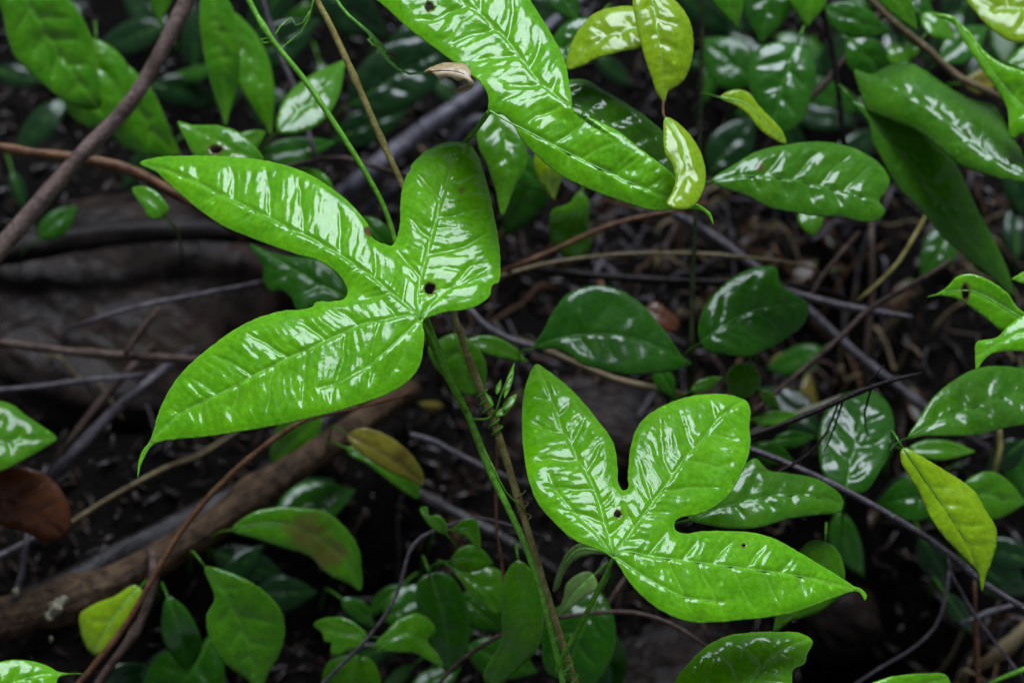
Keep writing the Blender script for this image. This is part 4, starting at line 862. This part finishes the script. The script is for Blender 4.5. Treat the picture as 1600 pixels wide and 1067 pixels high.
# --- right
L('bright torn leaf with a slit hole at the right edge', [(1448, 464), (1463, 459), (1479, 449), (1490, 437), (1497, 431), (1517, 428), (1547, 439), (1574, 458), (1588, 478), (1610, 500), (1590, 512), (1566, 517), (1547, 502), (1524, 485), (1497, 468), (1470, 462)], [(1608, 505), (1560, 475), (1520, 455), (1490, 455), (1450, 464)], 1.06, 'hero', (0, -24), holes=[(1509, 458, 5, 13)], quilt=1)
L('bright glossy leaf with a hooked lower corner at the right edge', [(1527, 533), (1545, 530), (1560, 525), (1575, 508), (1620, 485), (1660, 490), (1660, 550), (1600, 548), (1575, 548), (1550, 552), (1535, 565), (1526, 578), (1524, 560)], [(1660, 515), (1600, 520), (1560, 538), (1528, 556)], 1.05, 'hero', (0, -3))
A('tiny bright leaf at the right edge above the torn leaf', (1640, 430), (1580, 436), 12, 1.07, 'hero', (0, -12))
L('pointed glossy leaf with yellowish lower half at the right edge', [(1420, 683), (1436, 654), (1456, 623), (1487, 596), (1524, 576), (1564, 571), (1600, 576), (1660, 600), (1660, 650), (1600, 663), (1571, 667), (1537, 677), (1487, 680), (1443, 680)], [(1421, 682), (1460, 662), (1510, 640), (1560, 622), (1660, 600)], 1.08, 'midg', (3, -1), sp=4.5, fold=-.14, blotch=[(1520, 665, 40, .0)])
L('yellow green wavy leaf with dark veins hanging over the long straight stick', [(1410, 700), (1416, 699), (1432, 707), (1465, 727), (1501, 749), (1523, 767), (1541, 796), (1557, 825), (1557, 854), (1548, 883), (1541, 901), (1535, 923), (1532, 912), (1528, 892), (1512, 876), (1490, 854), (1468, 829), (1450, 800), (1436, 767), (1418, 738), (1408, 720)], [(1413, 702), (1440, 742), (1470, 785), (1500, 830), (1522, 870), (1534, 918)], 1.03, 'yellowv', (0, -9), sp=4, quilt=1.1, sec=36, ribmat='veind', fold=.04)
A('dark leaf with a pointed right end behind the yellow green wavy leaf', (1500, 765), (1604, 786), 38, 1.14, 'mid', (0, -10))
A('dark leaf reaching left behind the yellow green wavy leaf', (1480, 770), (1368, 788), 36, 1.15, 'dark', (0, -8))
A('narrow dark leaf between the pointed glossy leaf and the wavy leaf', (1420, 700), (1525, 705), 16, 1.15, 'mid', (0, -8))
L('shiny upright oval leaf crossed by black twigs', [(1280, 700), (1282, 660), (1300, 630), (1325, 612), (1360, 608), (1385, 625), (1397, 655), (1395, 700), (1375, 735), (1350, 768), (1310, 762), (1285, 735)], [(1322, 765), (1330, 720), (1342, 665), (1356, 612)], 1.13, 'darkg', (0, 1), sp=4.5, sec=40)
L('glossy leaf pointing right behind the lower vine leaf', [(1075, 808), (1100, 790), (1130, 765), (1155, 735), (1180, 715), (1200, 733), (1230, 738), (1270, 745), (1300, 760), (1318, 780), (1315, 797), (1280, 803), (1230, 810), (1190, 822), (1150, 825), (1110, 820)], [(1080, 810), (1150, 788), (1210, 775), (1270, 775), (1316, 788)], 1.07, 'midg', (0, -1), sp=4.5, sec=45)
L('dark leaf showing below and behind the right lobe of the lower vine leaf', [(1210, 988), (1213, 962), (1225, 940), (1240, 880), (1265, 845), (1300, 850), (1318, 880), (1318, 920), (1300, 942), (1270, 960), (1235, 970)], [(1290, 848), (1285, 900), (1250, 945), (1212, 985)], 1.08, 'mid', (0, -12), quilt=1)
L('faded glossy leaf hanging under the folded dark leaves', [(1440, 385), (1452, 362), (1478, 355), (1495, 385), (1490, 410), (1455, 425), (1442, 435)], [(1480, 358), (1470, 390), (1444, 430)], 1.24, 'dark', (0, -1))
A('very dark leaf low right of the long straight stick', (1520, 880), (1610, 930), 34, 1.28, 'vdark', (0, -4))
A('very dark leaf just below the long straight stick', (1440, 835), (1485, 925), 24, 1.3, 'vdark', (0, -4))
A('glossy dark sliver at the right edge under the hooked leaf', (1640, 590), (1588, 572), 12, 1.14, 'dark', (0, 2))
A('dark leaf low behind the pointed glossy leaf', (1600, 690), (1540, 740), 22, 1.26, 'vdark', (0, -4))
# --- lower left and bottom
L('bright mottled leaf at the left edge above the dead brown leaf', [(-60, 650), (-20, 630), (0, 626), (20, 632), (40, 648), (70, 668), (88, 684), (75, 695), (40, 715), (0, 735), (-50, 740)], [(-60, 695), (0, 690), (86, 684)], 1.14, 'mid', (0, -2), cell=(14, 20))
L('round dead brown leaf at the left edge', [(-20, 740), (10, 731), (40, 730), (70, 740), (95, 765), (108, 795), (110, 825), (95, 842), (70, 846), (40, 832), (0, 820), (-30, 800)], [(-25, 770), (30, 785), (75, 815), (100, 838)], 1.15, 'dead', (-8, -26), quilt=2.0, bow=.3, cat='dead leaf', name='dead_leaf')
L('bright leaf tip with a thin drip point at the bottom left corner', [(-60, 1060), (-10, 1036), (20, 1030), (50, 1032), (75, 1040), (92, 1049), (128, 1051), (92, 1056), (85, 1075), (40, 1120), (-40, 1130)], [(-60, 1100), (0, 1075), (60, 1055), (122, 1052)], 1.05, 'hero', (0, -2), sp=3.5)
L('yellow green leaf hanging under the fallen branch at lower left', [(125, 959), (145, 945), (181, 930), (212, 914), (224, 926), (217, 945), (203, 972), (181, 1000), (150, 1023), (138, 1015), (130, 999)], [(218, 918), (185, 955), (146, 1020)], 1.17, 'yellow', (0, -20), quilt=1, blotch=[])
L('narrow upright dull leaf at the bottom left', [(253, 960), (262, 932), (285, 945), (305, 975), (315, 1010), (305, 1035), (290, 1045), (265, 1020), (252, 990)], [(262, 934), (280, 985), (292, 1042)], 1.18, 'dark', (0, -22), quilt=.8)
L('large green leaf with a shiny tip standing at the bottom left of centre', [(320, 885), (355, 892), (385, 905), (415, 925), (437, 950), (445, 985), (437, 1020), (420, 1050), (405, 1078), (385, 1060), (350, 1035), (328, 1000), (323, 960), (335, 935)], [(321, 886), (360, 940), (385, 1000), (404, 1074)], 1.13, 'mid', (0, -13), quilt=1.5)
L('dark shiny leaf at the bottom edge beneath the narrow dull leaf', [(222, 1100), (232, 1045), (255, 1018), (300, 1022), (330, 990), (348, 1030), (345, 1090), (290, 1120)], [(330, 992), (300, 1050), (240, 1105)], 1.2, 'dark', (0, -3))
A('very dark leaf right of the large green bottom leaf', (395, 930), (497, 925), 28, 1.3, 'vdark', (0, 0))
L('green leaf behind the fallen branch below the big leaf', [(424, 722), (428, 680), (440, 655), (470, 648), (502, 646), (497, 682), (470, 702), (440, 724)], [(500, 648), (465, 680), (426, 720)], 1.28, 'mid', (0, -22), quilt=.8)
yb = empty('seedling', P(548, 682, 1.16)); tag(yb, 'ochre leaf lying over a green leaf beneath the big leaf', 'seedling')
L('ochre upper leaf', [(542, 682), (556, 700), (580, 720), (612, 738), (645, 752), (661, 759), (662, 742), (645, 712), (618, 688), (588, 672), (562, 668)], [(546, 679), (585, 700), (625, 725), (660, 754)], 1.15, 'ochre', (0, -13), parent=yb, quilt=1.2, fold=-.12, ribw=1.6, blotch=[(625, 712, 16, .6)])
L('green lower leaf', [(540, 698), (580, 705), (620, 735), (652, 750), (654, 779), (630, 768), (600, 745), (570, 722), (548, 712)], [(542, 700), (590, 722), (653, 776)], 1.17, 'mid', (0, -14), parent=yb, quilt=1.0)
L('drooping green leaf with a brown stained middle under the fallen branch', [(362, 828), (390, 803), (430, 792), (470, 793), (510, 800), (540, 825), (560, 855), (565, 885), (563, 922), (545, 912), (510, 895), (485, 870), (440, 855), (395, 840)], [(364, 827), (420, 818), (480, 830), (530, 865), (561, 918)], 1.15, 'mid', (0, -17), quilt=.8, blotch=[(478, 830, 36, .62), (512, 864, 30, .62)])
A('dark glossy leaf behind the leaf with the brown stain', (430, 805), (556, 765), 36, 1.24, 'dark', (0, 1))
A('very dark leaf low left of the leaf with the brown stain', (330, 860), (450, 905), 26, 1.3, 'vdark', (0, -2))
L('small notched leaf by the curved grey twig at the bottom', [(489, 976), (498, 968), (509, 965), (534, 963), (556, 974), (574, 993), (560, 1012), (545, 1014), (523, 1025), (516, 1017), (518, 1003), (508, 1003), (503, 988)], [(572, 994), (540, 990), (492, 976)], 1.15, 'mid', (0, -14), quilt=1)
L('rounded green leaf at the bottom edge below the small notched leaf', [(503, 1060), (515, 1032), (545, 1022), (580, 1030), (594, 1070), (565, 1100), (512, 1100)], [(548, 1024), (550, 1060), (530, 1100)], 1.17, 'mid', (0, -12), blotch=[])
L('large dark rounded leaf in the cluster at bottom centre', [(655, 905), (685, 893), (710, 905), (728, 940), (733, 985), (728, 1025), (705, 1052), (682, 1035), (662, 1005), (652, 960)], [(672, 898), (692, 960), (704, 1050)], 1.17, 'dark', (0, -18), quilt=.9)
L('ragged green leaf left of the large dark rounded leaf', [(585, 1010), (605, 985), (622, 968), (650, 958), (672, 968), (680, 985), (668, 1000), (685, 1022), (693, 1042), (668, 1030), (650, 1020), (615, 1018)], [(588, 1010), (640, 990), (690, 1038)], 1.15, 'mid', (0, -8))
A('dim leaf above the ragged green leaf at bottom centre', (600, 968), (690, 918), 32, 1.22, 'dark', (0, -8))
A('bright green small leaf at the top of the bottom centre cluster', (704, 876), (772, 880), 22, 1.12, 'mid', (0, -14), bend=-6)
L('shiny green leaf in the bottom centre cluster beside the green stem', [(708, 888), (745, 884), (780, 890), (786, 930), (777, 958), (750, 942), (722, 910)], [(712, 890), (745, 912), (776, 955)], 1.14, 'mid', (0, 0))
A('dull leaf below the shiny leaf of the bottom centre cluster', (728, 940), (785, 985), 26, 1.18, 'dark', (0, -8))
A('dark leaf at the bottom edge left of the green stem', (730, 1010), (840, 1050), 32, 1.2, 'dark', (0, -4))
A('green leaf at the bottom edge under the bottom centre cluster', (640, 1090), (720, 1040), 24, 1.22, 'dark', (0, 0))
L('tiny folded leaf on the curved grey twig', [(656, 794), (667, 791), (671, 805), (683, 804), (696, 814), (698, 834), (683, 830), (668, 817)], [(696, 833), (680, 815), (658, 794)], 1.11, 'mid', (0, -16), quilt=.5, sp=3.5)
L('tiny drooping leaf right of the tiny folded leaf', [(708, 829), (720, 814), (735, 809), (745, 814), (750, 832), (749, 858), (739, 850), (726, 836)], [(710, 829), (730, 826), (748, 854)], 1.11, 'mid', (0, -12), quilt=.5, sp=3.5)
L('tall green leaf directly behind the green and olive stems near the bottom', [(782, 930), (790, 895), (810, 875), (830, 890), (845, 925), (850, 965), (842, 1010), (810, 1045), (770, 1072), (755, 1060), (782, 1000)], [(810, 878), (815, 950), (765, 1066)], 1.1, 'mid', (0, -18), quilt=.8)
L('pale curled leaf hanging under the left lobe of the lower vine leaf', [(865, 925), (872, 890), (888, 860), (908, 848), (930, 850), (948, 864), (922, 866), (897, 876), (882, 895), (872, 920)], [(946, 862), (905, 858), (880, 885), (867, 922)], 1.06, 'pale', (-6, -20), quilt=.5, sp=4)
L('pale ragged leaf behind the stalk of the lower vine leaf', [(888, 908), (923, 893), (934, 916), (912, 934), (892, 950), (872, 965), (880, 935)], [(928, 898), (900, 925), (874, 962)], 1.1, 'pale', (0, -14), quilt=.6, sp=4)
L('dark leaf with wet glints between the olive stem and the stalk at the bottom', [(850, 965), (895, 935), (935, 922), (955, 950), (962, 1000), (950, 1040), (925, 1072), (890, 1066), (855, 1050), (846, 1000)], [(938, 925), (910, 985), (880, 1064)], 1.14, 'dark', (0, -5))
L('bright leaf top just showing along the bottom edge at right', [(1345, 1080), (1380, 1060), (1440, 1052), (1480, 1055), (1486, 1075), (1440, 1120), (1370, 1120)], [(1360, 1110), (1420, 1075), (1484, 1060)], 1.06, 'hero', (0, -16), sp=4)
L('small yellowish dry leaf at upper right between stem and bright leaf', [(1505, 128), (1525, 112), (1545, 108), (1556, 125), (1550, 142), (1525, 145)], [(1506, 130), (1530, 126), (1554, 128)], 1.25, 'ochre', (0, -14), cat='dead leaf', name='dead_leaf')
L('orange brown dead leaf beside the broad smooth leaf', [(1005, 485), (1025, 470), (1045, 485), (1062, 502), (1055, 518), (1030, 512)], [(1010, 482), (1035, 495), (1058, 512)], 1.19, 'dead', (0, -8), cat='dead leaf', name='dead_leaf', blotch=[])
# dead leaves lying in the litter
for k in range(40):
    px = random.uniform(0, 1600); py = random.uniform(0, 1067)
    if k % 2: px = random.gauss(1030, 170); py = random.gauss(440, 80)
    px = min(1590, max(5, px)); a = random.uniform(0, 6.3); Lh = random.uniform(14, 40)
    o_, r_ = auto((px - Lh * math.cos(a), py - Lh * math.sin(a)), (px + Lh * math.cos(a), py + Lh * math.sin(a)), Lh * random.uniform(.3, .5), random.uniform(-8, 8))
    ob = leaf(o_, r_, random.uniform(.002, .008), 'ochre' if k % 9 == 0 else 'deadlit', (random.gauss(0, 14), random.gauss(-12, 10)), sp=8, quilt=2.5, fold=random.uniform(-.2, .2), bow=random.uniform(-.5, .5), wav=9, ribw=2.5, stalk='none', name='dead_leaf')
    tag(ob, uniq(('small ' if Lh < 33 else 'larger ') + 'brown litter leaf', px, py), 'dead leaf', 'dead leaves in the litter')
# dim seedlings low down between the named leaves
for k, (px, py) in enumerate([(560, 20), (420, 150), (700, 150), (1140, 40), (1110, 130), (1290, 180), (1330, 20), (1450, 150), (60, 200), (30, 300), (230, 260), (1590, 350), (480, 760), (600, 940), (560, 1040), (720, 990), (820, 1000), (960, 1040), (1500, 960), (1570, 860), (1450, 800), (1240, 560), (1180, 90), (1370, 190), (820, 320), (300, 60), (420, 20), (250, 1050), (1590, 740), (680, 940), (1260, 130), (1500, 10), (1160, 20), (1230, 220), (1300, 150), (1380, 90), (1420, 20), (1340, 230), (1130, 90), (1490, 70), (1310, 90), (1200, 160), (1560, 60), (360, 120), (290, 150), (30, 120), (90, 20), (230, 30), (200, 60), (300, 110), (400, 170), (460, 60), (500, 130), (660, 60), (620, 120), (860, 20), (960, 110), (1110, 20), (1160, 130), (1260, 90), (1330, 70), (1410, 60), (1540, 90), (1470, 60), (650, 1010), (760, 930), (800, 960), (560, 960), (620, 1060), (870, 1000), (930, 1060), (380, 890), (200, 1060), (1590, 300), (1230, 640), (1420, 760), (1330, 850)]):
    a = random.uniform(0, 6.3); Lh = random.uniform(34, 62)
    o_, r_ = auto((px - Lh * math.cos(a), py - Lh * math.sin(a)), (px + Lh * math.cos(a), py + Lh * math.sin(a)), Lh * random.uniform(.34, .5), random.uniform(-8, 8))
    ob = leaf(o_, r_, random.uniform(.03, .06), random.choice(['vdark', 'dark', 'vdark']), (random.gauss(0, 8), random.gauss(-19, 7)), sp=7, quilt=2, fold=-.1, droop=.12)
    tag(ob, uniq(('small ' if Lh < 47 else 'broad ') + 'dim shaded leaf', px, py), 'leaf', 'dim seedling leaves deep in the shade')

for o in bpy.data.objects:
    if '_w' in o: del o['_w']
